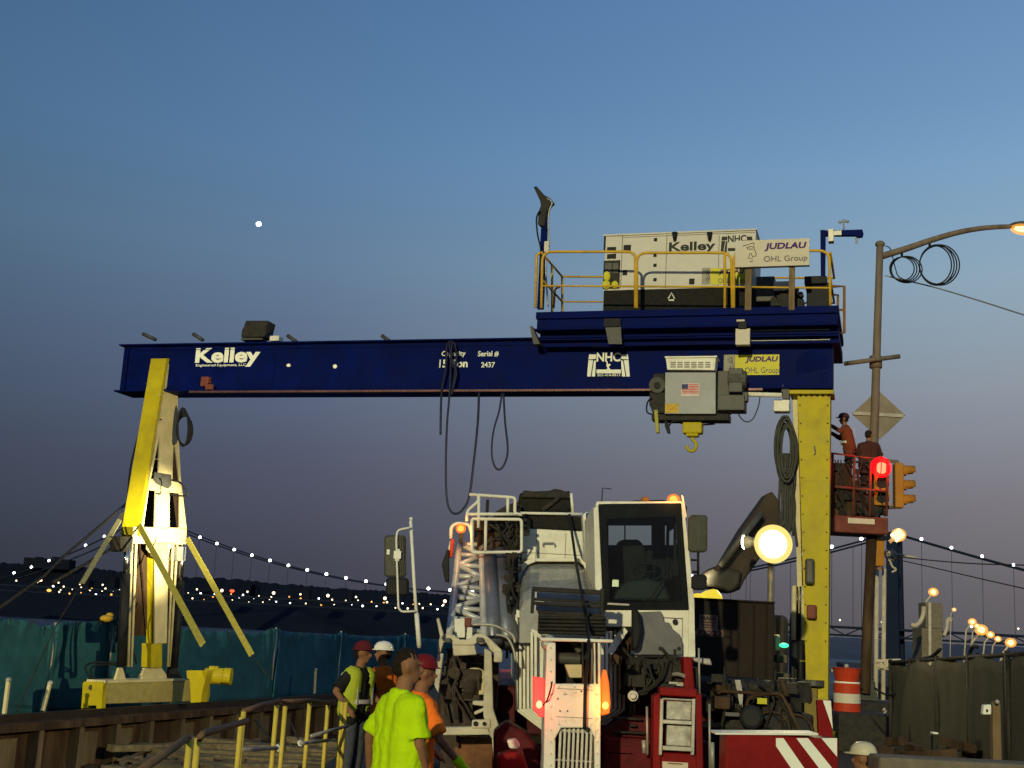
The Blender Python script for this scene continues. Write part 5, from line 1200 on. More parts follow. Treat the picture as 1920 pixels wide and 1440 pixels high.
MB().pp(15.4, [(828, 1058), (838, 1030), (842, 1030), (842, 1092), (834, 1090)], 0, .1).pbox(15.4, 830, 1055, 842, 1058, 0, .05).build('side_bracket', M['black'], tr, bevel=.01)
# --- cast yoke and A-frame in front
yk = MB()
yk.pp(13.6, [(821, 1202), (826, 1192), (838, 1188), (850, 1190), (862, 1199), (878, 1199), (892, 1188), (908, 1188), (922, 1200), (940, 1218), (943, 1228), (930, 1228), (918, 1218), (912, 1205), (898, 1202), (888, 1210), (850, 1210), (840, 1203), (832, 1204), (826, 1225), (820, 1224)], 0, .25)
yk.pp(13.6, [(848, 1208), (890, 1208), (894, 1228), (850, 1230)], .02, .3)
yk.pp(13.6, [(820, 1225), (832, 1225), (822, 1300), (814, 1285)], 0, .15)
yk.pp(13.6, [(908, 1215), (922, 1222), (925, 1330), (935, 1360), (938, 1435), (926, 1432), (922, 1385), (914, 1374), (906, 1340)], 0, .18)
yk.pp(13.6, [(828, 1364), (918, 1362), (922, 1378), (830, 1379)], 0, .18); yk.pp(13.6, [(885, 1350), (920, 1349), (920, 1366), (884, 1366)], -.02, .1)
yk.pp(13.6, [(886, 1314), (912, 1314), (912, 1325), (886, 1322)], 0, .1).pp(13.6, [(888, 1335), (912, 1325), (912, 1332), (890, 1341)], 0, .1)
yk.pbox(13.55, 926, 1222, 942, 1242, 0, .2).pbox(13.55, 926, 1410, 940, 1435, 0, .2)
yk.pp(13.5, [(818, 1160), (823, 1158), (832, 1190), (826, 1200)], 0, .05)
yk = yk.build('front_yoke', mat('yoke_cream', (.50, .46, .32), .45, var=.12, dirt=.5, dirtcol=(.15, .11, .06)), tr, bevel=.014)
MB().pbox(13.55, 833, 1196, 845, 1205, -.03, .1).pbox(13.55, 893, 1195, 906, 1205, -.03, .1).build('roller', M['grey'], yk, bevel=.012)
MB().cone(P(892, 1357, 13.56), P(892, 1357, 13.6), .026, .026, 16).cone(P(908, 1357, 13.55), P(908, 1357, 13.6), .02, .02, 16).build('eye_hole', M['black'], yk)
MB().cone(P(890, 1280, 14.0), P(890, 1280, 14.15), .16, .16, 28).build('drum_disc', M['cream'], tr, bevel=.02)
mb = MB(); random.seed(41)
mb = clutter((836, 1235, 902, 1350), 13.9, 14.5, 60, 41, (.03, .13), 5)
mb.pbox(14.6, 830, 1225, 930, 1470, 0, 1.0); mb.build('front_machinery', mat('brown_machinery', (.05, .038, .028), .6, var=.5, scale=10, bump=.6), tr)
MB().pbox(14.2, 850, 1385, 925, 1470, 0, .4).build('rusty_bumper', mat('rusty_bumper', (.16, .07, .03), .7, var=.5, scale=5, dirt=.6), tr, bevel=.05)
for pts, r_ in (([(885, 1171), (915, 1171), (935, 1176), (960, 1190), (966, 1205)], .017), ([(930, 1190), (950, 1195), (962, 1215), (967, 1240)], .014)): tb(tr, 'conduit', M['galv'], spline(W(13.7, pts), 5), r_)
# --- left mirrors of the carrier cab
mp_ = tb(tr, 'mirror_pole', M['white'], [P(770, 976, 13.0), P(777, 1100, 13.0), P(786, 1215, 13.0)], .017)
MB().tube([P(781, 1150, 13), P(786, 1212, 13)], .024, 8).ball(P(771, 973, 13), .02).build('pole_sleeve', M['white'], mp_, smooth=True)
tb(mp_, 'bracket', M['white'], arcpts(W(12.95, [(770, 989), (745, 994), (743, 1010), (747, 1140), (753, 1147), (779, 1146)]), .06), .011)
def rbox(f, x0, y0, x1, y1, d0, d1, r=6):
    return MB().pp(f, [(x0 + r, y0), (x1 - r, y0), (x1 - 1, y0 + 1.5), (x1, y0 + r), (x1, y1 - r), (x1 - 1.5, y1 - 1.5), (x1 - r, y1), (x0 + r, y1), (x0 + 1.5, y1 - 1.5), (x0, y1 - r), (x0, y0 + r), (x0 + 1.5, y0 + 1.5)], d0, d1)
m1 = rbox(13, 720, 1003, 761, 1082, -.02, .07).build('mirror', M['glassdark'], mp_, bevel=.02)
rbox(13, 723, 1083, 766, 1117, -.04, .07).build('mirror', M['black'], mp_, bevel=.02)
MB().pbox(13, 738, 1033, 752, 1048, -.06, -.02).pbox(13, 741, 1029, 749, 1052, -.05, -.02).pbox(13, 725, 1030, 731, 1040, -.03, -.02).build('clamp', M['letter'], m1, bevel=.006)
mk = MB(); [mk.pbox(13, 747 + k * 3.4, 1006, 748.2 + k * 3.4, 1079, -.026, -.02) for k in range(4)]; mk.build('rib', M['black'], m1)

# --- operator cab
YC = 13.9
cb = MB()
cb.pp(YC, [(1113, 953), (1122, 946), (1131, 1145), (1130, 1150), (1116, 1100)], -.02, 1.5)     # left pillar and side
cb.pp(YC, [(1276, 944), (1283, 946), (1302, 1128), (1304, 1232), (1290, 1232), (1291, 1142)], -.02, .06)  # right pillar
cb.pp(YC, [(1131, 1143), (1291, 1143), (1292, 1232), (1192, 1232), (1192, 1175), (1136, 1175)], 0, .05)
cb.pp(YC, [(1116, 948), (1280, 946), (1278, 940), (1120, 940)], .0, 1.5)
cabo = cb.build('cab', M['white'], tr, bevel=.012)
wf = MB()
fr_o = [(1123, 945), (1277, 943), (1292, 1143), (1131, 1143)]; fr_i = [(1137, 972), (1266, 968), (1279, 1128), (1143, 1130)]
for k in range(4): wf.pp(YC, [fr_o[k], fr_o[(k + 1) % 4], fr_i[(k + 1) % 4], fr_i[k]], -.03, .02)
wf.build('windscreen_frame', mat('gloss_black', (.008, .010, .009), .12, bump=0, coat=.5), cabo)
gm = bpy.data.materials.new('tinted_glass'); gm.use_nodes = True; nt = gm.node_tree; N = nt.nodes; L = nt.links; N.clear()
oo = N.new('ShaderNodeOutputMaterial'); tr_ = N.new('ShaderNodeBsdfTransparent'); tr_.inputs[0].default_value = (.88, .97, .93, 1); gs = N.new('ShaderNodeBsdfGlossy'); gs.inputs['Roughness'].default_value = .03
fz = N.new('ShaderNodeFresnel'); fz.inputs[0].default_value = 1.45; ms = N.new('ShaderNodeMixShader'); L.new(fz.outputs[0], ms.inputs[0]); L.new(tr_.outputs[0], ms.inputs[1]); L.new(gs.outputs[0], ms.inputs[2]); L.new(ms.outputs[0], oo.inputs[0])
MB().pp(YC, fr_i, -.005, .003).build('windscreen', gm, cabo)
inn = MB()      # interior shell: back wall with window, floor, right wall with window
YB = YC + 1.5
inn.pp(YB, [(1120, 940), (1280, 940), (1280, 985), (1120, 985)], 0, .04).pp(YB, [(1120, 1022), (1290, 1022), (1290, 1180), (1120, 1180)], 0, .04).pp(YB, [(1120, 985), (1141, 985), (1141, 1022), (1120, 1022)], 0, .04).pp(YB, [(1222, 985), (1247, 985), (1247, 1022), (1222, 1022)], 0, .04).pp(YB, [(1171, 985), (1173, 985), (1173, 1022), (1171, 1022)], 0, .04)
fl_ = P(1131, 1143, YC); fr2 = P(1291, 1143, YC)
def wallq(a, b, z0, z1, th=.03): d = (b - a); d.z = 0; return [Vector((a.x, a.y, z0)), Vector((b.x, b.y, z0)), Vector((b.x, b.y, z1)), Vector((a.x, a.y, z1))]
zt_, zb_ = P(1200, 944, YC).z, P(1200, 1150, YC).z
rx = P(1284, 1050, YC).x - .02
for y0, y1, z0, z1 in ((YC + .02, YC + 1.5, zb_, zb_ + .45), (YC + .02, YC + 1.5, zt_ - .16, zt_), (YC + .02, YC + .10, zb_, zt_), (YC + .75, YC + .83, zb_, zt_), (YC + 1.42, YC + 1.5, zb_, zt_)):
    inn.box(rx, y0, z0, rx + .03, y1, z1)
inn.box(P(1131, 1143, YC).x, YC + .02, zb_ - .03, rx, YC + 1.5, zb_)
inn.build('interior', M['blackcloth'], cabo)
seat = MB(); seat.pp(YC + .95, [(1150, 1100), (1153, 1040), (1158, 1015), (1170, 1011), (1196, 1011), (1206, 1018), (1212, 1040), (1216, 1100)], 0, .15).pbox(YC + .4, 1145, 1095, 1212, 1112, 0, .6)
seat.pbox(YC + .8, 1212, 1030, 1225, 1060, 0, .1); seat.build('seat', M['blackcloth'], cabo, bevel=.05)
mb = MB(); mb.tube([P(1216 + 26 * cos(a), 1072 + 16 * sin(a), YC + .45 - .08 * sin(a)) for a in [2 * pi * i / 20 for i in range(20)]], .016, 8, closed=True)
mb.tube([P(1216, 1076, YC + .42), P(1200, 1112, YC + .25)], .03, 8).tube([P(1196, 1072, YC + .45), P(1236, 1072, YC + .45)], .012, 6)
mb.build('steering_wheel', M['black'], cabo, smooth=True)
MB().pp(YC + .1, [(1150, 1125), (1160, 1100), (1180, 1088), (1215, 1084), (1240, 1092), (1255, 1110), (1258, 1128)], 0, .3).build('dashboard', mat('dash_plastic', (.016, .018, .018), .45), cabo, bevel=.03)
MB().pbox(YC, 1148, 1087, 1160, 1100, -.002, .004).build('sticker', M['letter'], cabo)
tb(cabo, 'wiper', M['black'], [P(1262, 1060, YC - .04), P(1224, 1118, YC - .05), P(1206, 1128, YC - .05)], .008)
MB().pbox(YC, 1139, 1131, 1180, 1135, -.06, -.02).build('wiper_bar', M['galv'], cabo, bevel=.004)
MB().pp(YC + .4, [(1178, 942), (1190, 938), (1246, 937), (1252, 942)], 0, .3).build('roof_hatch', M['black'], cabo, bevel=.01)
MB().ball(P(1210, 937, YC + .3), .05, .05, .035).build('amber_lamp', mat('amber_plastic', (.3, .12, .02), .3), cabo, smooth=True)
bk = MB().ball(P(1263, 937, YC + .1), .045, .045, .045).build('beacon', E['amber'], cabo, smooth=True); MB().ball(P(1263, 938, YC + .1), .075, .075, .07).build('beacon_glow_dome', GLOBE['amber'], cabo, smooth=True); lamp('POINT', P(1263, 928, YC - .1), 5, (1, .35, .06), .06)
MB().pbox(YC + .05, 1254, 943, 1272, 948, 0, .1).build('beacon_base', M['black'], cabo)
MB().pp(YC, [(1278, 928), (1281, 930), (1288, 970), (1284, 970)], -.02, .0).build('edge_strip', M['white'], cabo)
tb(cabo, 'antenna', M['black'], [P(1128, 942, YC + .2), P(1130, 915, YC + .2), P(1146, 917, YC + .2)], .006)
# lower front of the cab
dk = mat('cab_shadow_grey', (.13, .125, .12), .5, dirt=.4)  # grey panel below stands in for the shadow cast on the cab
lp = MB().pp(YC, [(1192, 1148), (1240, 1146), (1246, 1166), (1256, 1168), (1262, 1180), (1275, 1190), (1280, 1205), (1280, 1228), (1190, 1228)], -.10, -.05).build('cab_shadow_panel', dk, cabo, bevel=.01)
for x, y, q_, r_ in ((1266, 1166, .04, .03), (1238, 1216, .12, .02), (1273, 1216, .12, .02)): MB().cone(P(x, y, YC - q_), P(x, y, YC - q_ + .02), r_, r_, 14).build('bolt_hole', M['black'], lp)
MB().pp(YC, [(1186, 1140), (1200, 1146), (1205, 1180), (1198, 1215), (1186, 1220)], -.3, -.15).build('hose_guard', M['black'], lp, bevel=.03)
MB().pbox(YC, 1241, 1158, 1279, 1160, -.004, 0).pbox(YC, 1279, 1158, 1280, 1200, -.004, 0).build('door_seam', M['greyink'], cabo)
# right mirrors
arm_ = tb(tr, 'mirror_arm', M['black'], [P(1296, 1050, 13.6), P(1309, 1050, 13.6), P(1309, 1030, 13.6), P(1309, 1085, 13.6)], .014)
tb(arm_, 'bracket', M['black'], [P(1298, 1072, 13.6), P(1309, 1073, 13.6)], .014)
rbox(13.6, 1292, 965, 1327, 1035, -.02, .08, 5).build('mirror', M['glassdark'], arm_, bevel=.025)
rbox(13.6, 1298, 1077, 1326, 1106, -.02, .08, 5).build('mirror', M['black'], arm_, bevel=.025)
MB().pbox(13.6, 1308, 974, 1311, 1028, -.03, -.02).build('rib', M['grey'], arm_)
# deck and red post below the cab
mb = MB(); mb.pbox(13.8, 1176, 1232, 1290, 1290, .2, 2.0); mb.build('under_cab_box', M['dark'], tr, bevel=.04)
MB().pp(13.2, [(1281, 1232), (1298, 1232), (1303, 1292), (1284, 1292)], 0, .25).build('red_post', M['red'], tr, bevel=.015)
MB().pp(13.2, [(1300, 1233), (1332, 1235), (1336, 1248), (1320, 1246), (1301, 1240)], 0, .2).build('grab_frame', M['galv'], tr, bevel=.015)
MB().tube(spline([P(1254, 1266, 13.4), P(1270, 1264, 13.3), P(1284, 1268, 13.2)], 5), .02, 8).pbox(13.3, 1254, 1279, 1284, 1286, 0, .2).build('hose_clip', M['galv'], tr, smooth=False)
mb = MB(); random.seed(55)
mb = clutter((1180, 1236, 1285, 1300), 13.3, 13.9, 50, 55, (.03, .12), 4)
mb.build('deck_hoses', M['dark'], tr)
# ladder unit
ld = MB(); ld.pp(12.4, [(1226, 1305), (1238, 1300), (1240, 1470), (1224, 1470)], .0, .25).pp(12.4, [(1304, 1305), (1316, 1300), (1320, 1470), (1306, 1470)], 0, .25).pbox(12.4, 1238, 1290, 1308, 1306, 0, .2).pbox(12.4, 1225, 1412, 1315, 1470, .03, .2).pbox(12.4, 1238, 1300, 1306, 1415, .14, .2)
ldo = ld.build('ladder_recess', M['red'], tr, bevel=.012)
la = MB().pbox(12.35, 1237, 1310, 1243, 1416, 0, .06).pbox(12.35, 1297, 1310, 1303, 1416, 0, .06).pbox(12.35, 1243, 1351, 1298, 1358, -.02, .05).pbox(12.35, 1243, 1400, 1298, 1408, -.02, .05).pbox(12.35, 1243, 1310, 1298, 1313, 0, .05)
la.build('ladder', mat('pale_aluminium', (.42, .42, .33), .5, .3, dirt=.4), ldo, bevel=.006)
MB().pbox(12.42, 1250, 1314, 1296, 1350, 0, .05).pbox(12.42, 1250, 1360, 1296, 1399, 0, .05).build('tread_panel', mat('worn_silver_panel', (.36, .36, .30), .5, .4, var=.35, scale=14, dirt=.5), ldo, bevel=.008)
MB().pbox(12.4, 1242, 1429, 1290, 1445, .02, .03).build('label', M['board'], ldo); MB().pbox(12.4, 1252, 1431, 1280, 1433, .017, .02).build('label_line', M['ruddy'], ldo)
# hazard board outrigger
hz = MB().pbox(11.4, 1361, 1380, 1572, 1490, 0, .35).build('outrigger_beam', M['red'], tr, bevel=.008, label='red outrigger beam with white diagonal stripes')
sp = MB()
for pts in ([(1455, 1384), (1469, 1384), (1510, 1443), (1485, 1443), (1455, 1399)], [(1493, 1384), (1515, 1384), (1561, 1441), (1537, 1442)], [(1540, 1384), (1569.5, 1384), (1569.5, 1419)]): sp.pp(11.4, pts, -.004, 0)
sp.build('stripe', M['letter'], hz)
MB().pp(11.4, [(1341, 1374), (1535, 1375), (1534, 1379), (1342, 1377.5)], -.02, .35).build('top_plate', M['white'], hz, bevel=.003)
tb(tr, 'antenna_rod', M['galv'], [P(1310, 1215, 12.9), P(1312, 1300, 12.9)], .01)

# ------------------------------------------------------------------ right hand plant and equipment
cn = thing('waste_container', P(1378, 1290, 17.0), 'dark brown steel container with a numbered sign right of the crane cab', 'container')
MB().pbox(17, 1302, 1126, 1452, 1300, 0, 3.0).build('body', M['brownbox'], cn, bevel=.02)
MB().pbox(17, 1300, 1124, 1454, 1127.5, -.05, .1).build('top_rim', M['brownbox'], cn, bevel=.01)
rb = MB(); [rb.pbox(17, x, 1128, x + 3, 1298, -.04, 0) for x in (1383, 1412, 1436)]; rb.build('rib', M['brownbox'], cn, bevel=.01)
ps = mat('pink_beige_sign', (.19, .105, .09), .6, bump=0)
MB().pbox(17, 1311, 1153, 1346, 1180, -.01, 0).pbox(17, 1305, 1180.5, 1356, 1193, -.01, 0).build('sign_plate', ps, cn)
dk2 = mat('sign_ink', (.03, .014, .012), .6, bump=0)
text('HALE', 17, 1314, 1155, 1343, 1163, -.012, dk2, cn, bold=.04); text('32223', 17, 1307, 1182, 1354, 1192, -.012, dk2, cn, bold=.03)
MB().pbox(17, 1314, 1166, 1343, 1168, -.013, -.01).pbox(17, 1316, 1171, 1341, 1173, -.013, -.01).pbox(17, 1317, 1175.5, 1340, 1177, -.013, -.01).build('sign_line', dk2, cn)
yb = MB(); yb.pp(17.5, [(1301, 1126), (1302, 1113), (1314, 1111), (1319, 1116), (1322, 1126)], 0, .5).pp(17.5, [(1322, 1126), (1321, 1112), (1330, 1107), (1338, 1103), (1346, 1106), (1354, 1116), (1358, 1126)], .05, .6)
tag(yb.build('yellow_sacks', E['glowtarp'], None, bevel=.05), 'yellow sacks on top of the brown container, self-glowing in place of floodlight', 'sacks')
# excavator behind
ex = thing('excavator', P(1400, 1300, 22), 'dark excavator with raised arm behind the brown container', 'excavator')
MB().pp(22, [(1438, 926), (1448, 921), (1462, 940), (1462, 985), (1430, 1040), (1398, 1085), (1388, 1105), (1372, 1112), (1358, 1106), (1336, 1100), (1318, 1090), (1316, 1078), (1336, 1064), (1352, 1058), (1362, 1040), (1392, 990)], 0, .5).build('arm', mat('excavator_brown', (.035, .025, .014), .6, var=.3, dirt=.5), ex, bevel=.03)
MB().pp(21.8, [(1316, 1100), (1316, 1080), (1336, 1066), (1350, 1072), (1370, 1065), (1392, 1070), (1386, 1100), (1370, 1112), (1358, 1106), (1340, 1102)], 0, .7).build('bucket', M['dark'], ex, bevel=.05)
MB().tube([P(1350, 1062, 21.7), P(1428, 960, 21.7)], .06, 12).build('cylinder', M['grey'], ex, smooth=True)
MB().pbox(22.5, 1330, 1150, 1480, 1270, 0, 2.5).build('cab_body', M['dark'], ex, bevel=.1)
MB().pbox(22.3, 1330, 1272, 1490, 1320, 0, 3).build('track', M['black'], ex, bevel=.15)
# light tower whose main lamp faces us
lt = thing('light_tower', Vector((P(1450, 1000, 20.5).x, 20.5, 0)), 'lit floodlight tower left of the right yellow leg', 'light tower')
c = P(1450, 1020, 20.5)
tb(lt, 'mast', M['dark'], [Vector((c.x, 20.7, 0)), Vector((c.x, 20.7, c.z))], .045)
MB().box(c.x - .3, 20.6, c.z - .03, c.x + .3, 20.75, c.z + .03).build('crossbar', M['galv'], lt)
hs = MB().cone(c + Vector((0, .08, 0)), c + Vector((0, .34, 0)), .29, .16, 28).build('lamp_housing', M['grey'], lt, bevel=.01)
MB().ball(c + Vector((0, .02, 0)), .22, .08, .22, 24, 14).build('lens', E['flood'], hs, smooth=True)
MB().ball(c + Vector((0, .0, 0)), .31, .14, .31, 28, 16).build('glow_dome', GLOBE['flood'], hs, smooth=True)
hs = MB().cone(c + Vector((-.42, .18, .02)), c + Vector((-.28, .10, .02)), .12, .07, 18).build('lamp_housing', M['grey'], lt, bevel=.01)  # added head turned left, put in to carry the spots on the leg
MB().cone(c + Vector((-.435, .19, .02)), c + Vector((-.42, .18, .02)), .11, .11, 18).build('lens', E['flood'], hs)
sp1 = lamp('SPOT', c + Vector((-.48, .21, .02)), 75000, (1, .90, .58), .12, to=G.at(300, 1003, -.2), spot=13); sp1.data.spot_blend = 1.0
sp3 = lamp('SPOT', c + Vector((-.48, .21, .02)), 2300, (1, .88, .50), .12, to=G.at(300, 960, -.2), spot=40); sp3.data.spot_blend = 1.0
sp2 = lamp('SPOT', c + Vector((-.48, .21, -.02)), 3800, (1, .86, .50), .12, to=(-8, 30, .6), spot=84)  # added wide spot to light the fence and girder
lamp('POINT', c + Vector((0, -.35, 0)), 240, (1, .86, .45), .25)
MB().box(c.x - .6, 20.2, .3, c.x + .6, 21.6, 1.0).build('generator_box', M['dark'], lt, bevel=.05)
MB().cone((c.x - .65, 20.9, .3), (c.x - .5, 20.9, .3), .3, .3, 20).cone((c.x + .5, 20.9, .3), (c.x + .65, 20.9, .3), .3, .3, 20).build('wheel', M['black'], lt, bevel=.03)
# dark wheeled loader and clutter behind the outrigger
lo = thing('wheel_loader', Vector((P(1430, 1300, 14.5).x, 14.5, 0)), 'dark wheeled machine behind the striped red outrigger beam', 'loader')
mb = MB().pbox(15.2, 1342, 1275, 1470, 1330, 0, 1.6).pbox(15.0, 1360, 1300, 1500, 1400, .3, 2.0); mb.build('body', M['dark'], lo, bevel=.06)
for x, y, r_ in ((1447, 1370, .22), (1492, 1372, .2)):
    wl = MB().cone(P(x, y, 14.2), P(x, y, 14.5), r_, r_, 26).build('wheel', M['black'], lo, bevel=.05); MB().tube([P(x, y, 14.15) + Vector((cos(a) * r_ * .9, 0, sin(a) * r_ * .9)) for a in [2 * pi * i / 24 for i in range(24)]], .012, 6, closed=True).build('rim', M['rust'], wl)
mb = MB(); mb.tube(spline([P(x, y, 14.1) for x, y in ((1396, 1380), (1400, 1320), (1412, 1306), (1430, 1302), (1462, 1302), (1475, 1320), (1490, 1350), (1500, 1370))], 5), .02, 6).tube([P(1350, 1296, 14.1), P(1470, 1302, 14.1)], .02, 6).tube([P(1475, 1305, 14.0), P(1466, 1276, 14.0)], .03, 8)
mb.build('roll_bar', M['rust'], lo, smooth=True)
MB().pp(14.1, [(1378, 1275), (1388, 1275), (1393, 1300), (1392, 1326), (1388, 1326)], 0, .04).build('pale_strut', M['galv'], lo)
MB().pbox(14.1, 1420, 1309, 1438, 1320, 0, .02).build('yellow_label', M['decal'], lo)
MB().pbox(14.2, 1343, 1280, 1365, 1302, 0, .3).pbox(14.0, 1340, 1306, 1370, 1330, 0, .3).build('crate', M['rust'], lo, bevel=.02)
text('Demag', 14.0, 1360, 1336, 1391, 1343, -.01, M['greyink'], lo, bold=.01) if False else MB().pbox(14.0, 1360, 1336, 1391, 1343, .0, .01).build('name_strip', M['greyink'], lo)
MB().cone(P(1409, 1345, 13.9), P(1409, 1345, 14.1), .13, .13, 20).build('drum', M['black'], lo, bevel=.04)
mb = MB(); random.seed(77)
mb = clutter((1345, 1282, 1500, 1372), 14.2, 14.9, 90, 77, (.03, .14), 6)
mb.build('hoses', M['dark'], lo)
pc = thing('paper_crates', P(1465, 1290, 19), 'stack of small tan crates left of the lower right leg', 'crates')
MB().pbox(19, 1456, 1228, 1476, 1243, 0, .2).pbox(19, 1452, 1262, 1478, 1270, 0, .3).build('crate', M['plank'], pc, bevel=.01); MB().pbox(19, 1453, 1190, 1463, 1220, .1, .3).build('crate', M['cream'], pc, bevel=.02)
tag(MB().ball(P(1470, 1210, 18.9), .07, .05, .035).build('signal_light', E['green'], None, smooth=True), 'small green light between container and right leg', 'light')
# upright red and white barricade panel
bc = thing('barricade', Vector((P(1545, 1345, 12.2).x, 12.2, 0)), 'upright red and white striped panel at the right end of the outrigger beam', 'barricade')
bo_ = MB().pp(12.2, [(1532, 1312), (1559, 1313), (1562, 1385), (1536, 1385)], 0, .06).build('panel', M['red'], bc, bevel=.006)
MB().pp(12.2, [(1543, 1313), (1558, 1314), (1561.5, 1368)], -.004, 0).build('stripe', M['letter'], bo_)
MB().tube([P(1549, 1385, 12.24), Vector((P(1549, 1385, 12.24).x, 12.24, 0))], .03, 8).build('post', M['grey'], bc)

# traffic drum on a dark block
blk = MB().pbox(27, 1572, 1338, 1690, 1440, 0, 1.5); tag(blk.build('dark_crate', M['dark'], None, bevel=.05), 'large dark crate under the street light pole base', 'crate')
db = thing('traffic_drum', P(1588, 1340, 27.6), 'orange traffic drum with pale bands right of the yellow leg', 'traffic drum')
def ring(cx, y0, y1, r0, r1, Y, m, name, par):
    a, b = P(cx, y0, Y), P(cx, y1, Y); return MB().cone(Vector((a.x, Y, a.z)), Vector((a.x, Y, b.z)), r0, r1, 24).build(name, m, par, bevel=.006)
Yd = 27.6
b0 = ring(1588, 1254, 1278, .29, .24, Yd, M['orange'], 'band', db); ring(1588, 1252, 1254, .31, .31, Yd, M['orange'], 'lid', db)
ring(1588, 1278, 1281, .27, .27, Yd, M['letter'], 'band', db); ring(1588, 1281, 1300, .27, .28, Yd, M['orange'], 'band', db)
ring(1588, 1300, 1318, .28, .28, Yd, M['board'], 'band', db); ring(1588, 1318, 1338, .28, .29, Yd, M['orange'], 'band', db); ring(1588, 1337, 1341, .36, .38, Yd, M['black'], 'base', db)
MB().pbox(Yd, 1557, 1254, 1562, 1260, -.3, -.2).ball(P(1587, 1249, Yd), .05).build('handle', M['galv'], db, bevel=.01)

# ------------------------------------------------------------------ street light with traffic signals
SY = 30.0
sl = thing('street_light', P(1625, 1345, SY), 'tall grey street light with curved arm and crossbar beside the right leg', 'street light')
pts = [P(1650, 458, SY), P(1648, 560, SY), P(1643, 700, SY), P(1640, 850, SY), P(1632, 1000, SY), P(1626, 1150, SY), P(1622, 1345, SY)]
pts = [Vector((P(1650, 458, SY).x + (P(1623, 1345, SY).x - P(1650, 458, SY).x) * t / 6, SY, P(1650, 458, SY).z * (1 - t / 6) + P(1623, 1345, SY).z * t / 6)) for t in range(7)]
MB().tube(pts, .085, 16, r1=.13).build('pole', M['pole'], sl, smooth=True)
MB().ball(pts[0], .12, .12, .09).build('cap', M['pole'], sl, smooth=True)
MB().tube(spline([P(1655, 480, SY), P(1700, 466, SY), P(1750, 449, SY), P(1800, 435, SY), P(1850, 427, SY), P(1912, 424, SY)], 5), .085, 10, r1=.055).build('arm', M['pole'], sl, smooth=True)
lhd = MB().ball(P(1925, 423, SY), .42, .2, .1).build('lamp_head', M['grey'], sl, smooth=True); MB().ball(P(1920, 427, SY), .26, .14, .10).build('lens', E['sodiumcore'], lhd, smooth=True); MB().ball(P(1920, 428, SY), .34, .2, .17).build('glow_globe', GLOBE['sodium'], lhd, smooth=True)
lamp('POINT', P(1922, 434, SY), 45, (1, .6, .2), .15)
MB().tube([P(1583, 682, SY - .2), P(1687, 668, SY - .2)], .055, 8).build('crossbar', M['pole'], sl, smooth=True); MB().tube([P(1642, 668, SY), P(1642, 690, SY)], .15, 14).build('collar', M['pole'], sl, smooth=True)
for x in (1700, 1672, 1740): pass
MB().pp(SY, [(1608, 1345), (1615, 1278), (1630, 1272), (1641, 1278), (1652, 1345)], -.2, .3).pbox(SY, 1600, 1340, 1660, 1348, -.3, .4).build('base', mat('green_black_iron', (.05, .055, .042), .5, dirt=.4), sl, bevel=.02)
mb = MB(); random.seed(4)
for k in range(4):
    mb.tube([P(1691 + k * 3 + (23 + k * 2) * cos(a), 504 + k * .5 + (22 + k) * sin(a), SY - .15 + k * .03) for a in [2 * pi * i / 26 for i in range(26)]], .016, 5, closed=True)
    mb.tube([P(1754 + k * 2.5 + (30 + k * 2.5) * cos(a), 497 + (36 + (k % 2) * 2) * sin(a), SY - .15 + k * .03) for a in [2 * pi * i / 30 for i in range(30)]], .018, 5, closed=True)
mb.tube([P(1743, 448, SY), P(1743, 462, SY)], .03, 6).tube([P(1691, 466, SY), P(1691, 480, SY)], .03, 6)
mb.tube(spline([P(1660, 461, SY), P(1670, 468, SY), P(1678, 500, SY), P(1690, 522, SY), P(1745, 537, SY)], 5), .014, 5)
cw = mb.build('coiled_wires', M['black'], None, smooth=True); tag(cw, 'two overlapping coils of black wire hanging under the street light arm', 'wire coil')
def wire(pts, r, label, m='dark', name='overhead_wire'):
    tag(MB().tube(spline(pts, 6), r, 5).build(name, M[m], None, smooth=True), label, 'wire')
wire([P(1660, 517, SY), P(1745, 537, SY), P(1830, 562, 28), P(1940, 597, 25)], .018, 'wire running from the wire coils down to the right edge', 'galv')
wire([P(1668, 1042, SY), P(1740, 1050, 26), P(1830, 1057, 24), P(1940, 1060, 22)], .012, 'upper thin level wire at the right above the bridge cable')
wire([P(1668, 1046, SY), P(1740, 1062, 28), P(1830, 1083, 26), P(1940, 1108, 24)], .012, 'lower thin sagging wire crossing the bridge cable at right')
# diamond sign seen from behind
ds = thing('diamond_sign', P(1646, 825, SY - .1), 'grey back of a diamond road sign on the street light pole', 'road sign')
MB().pp(SY + .16, [(1597, 776), (1646, 731), (1698, 779), (1650, 824)], 0, .01).build('sheet', M['signback'], ds)
MB().pbox(SY + .12, 1600, 774, 1694, 780, .0, .04).build('brace', M['galv'], ds)
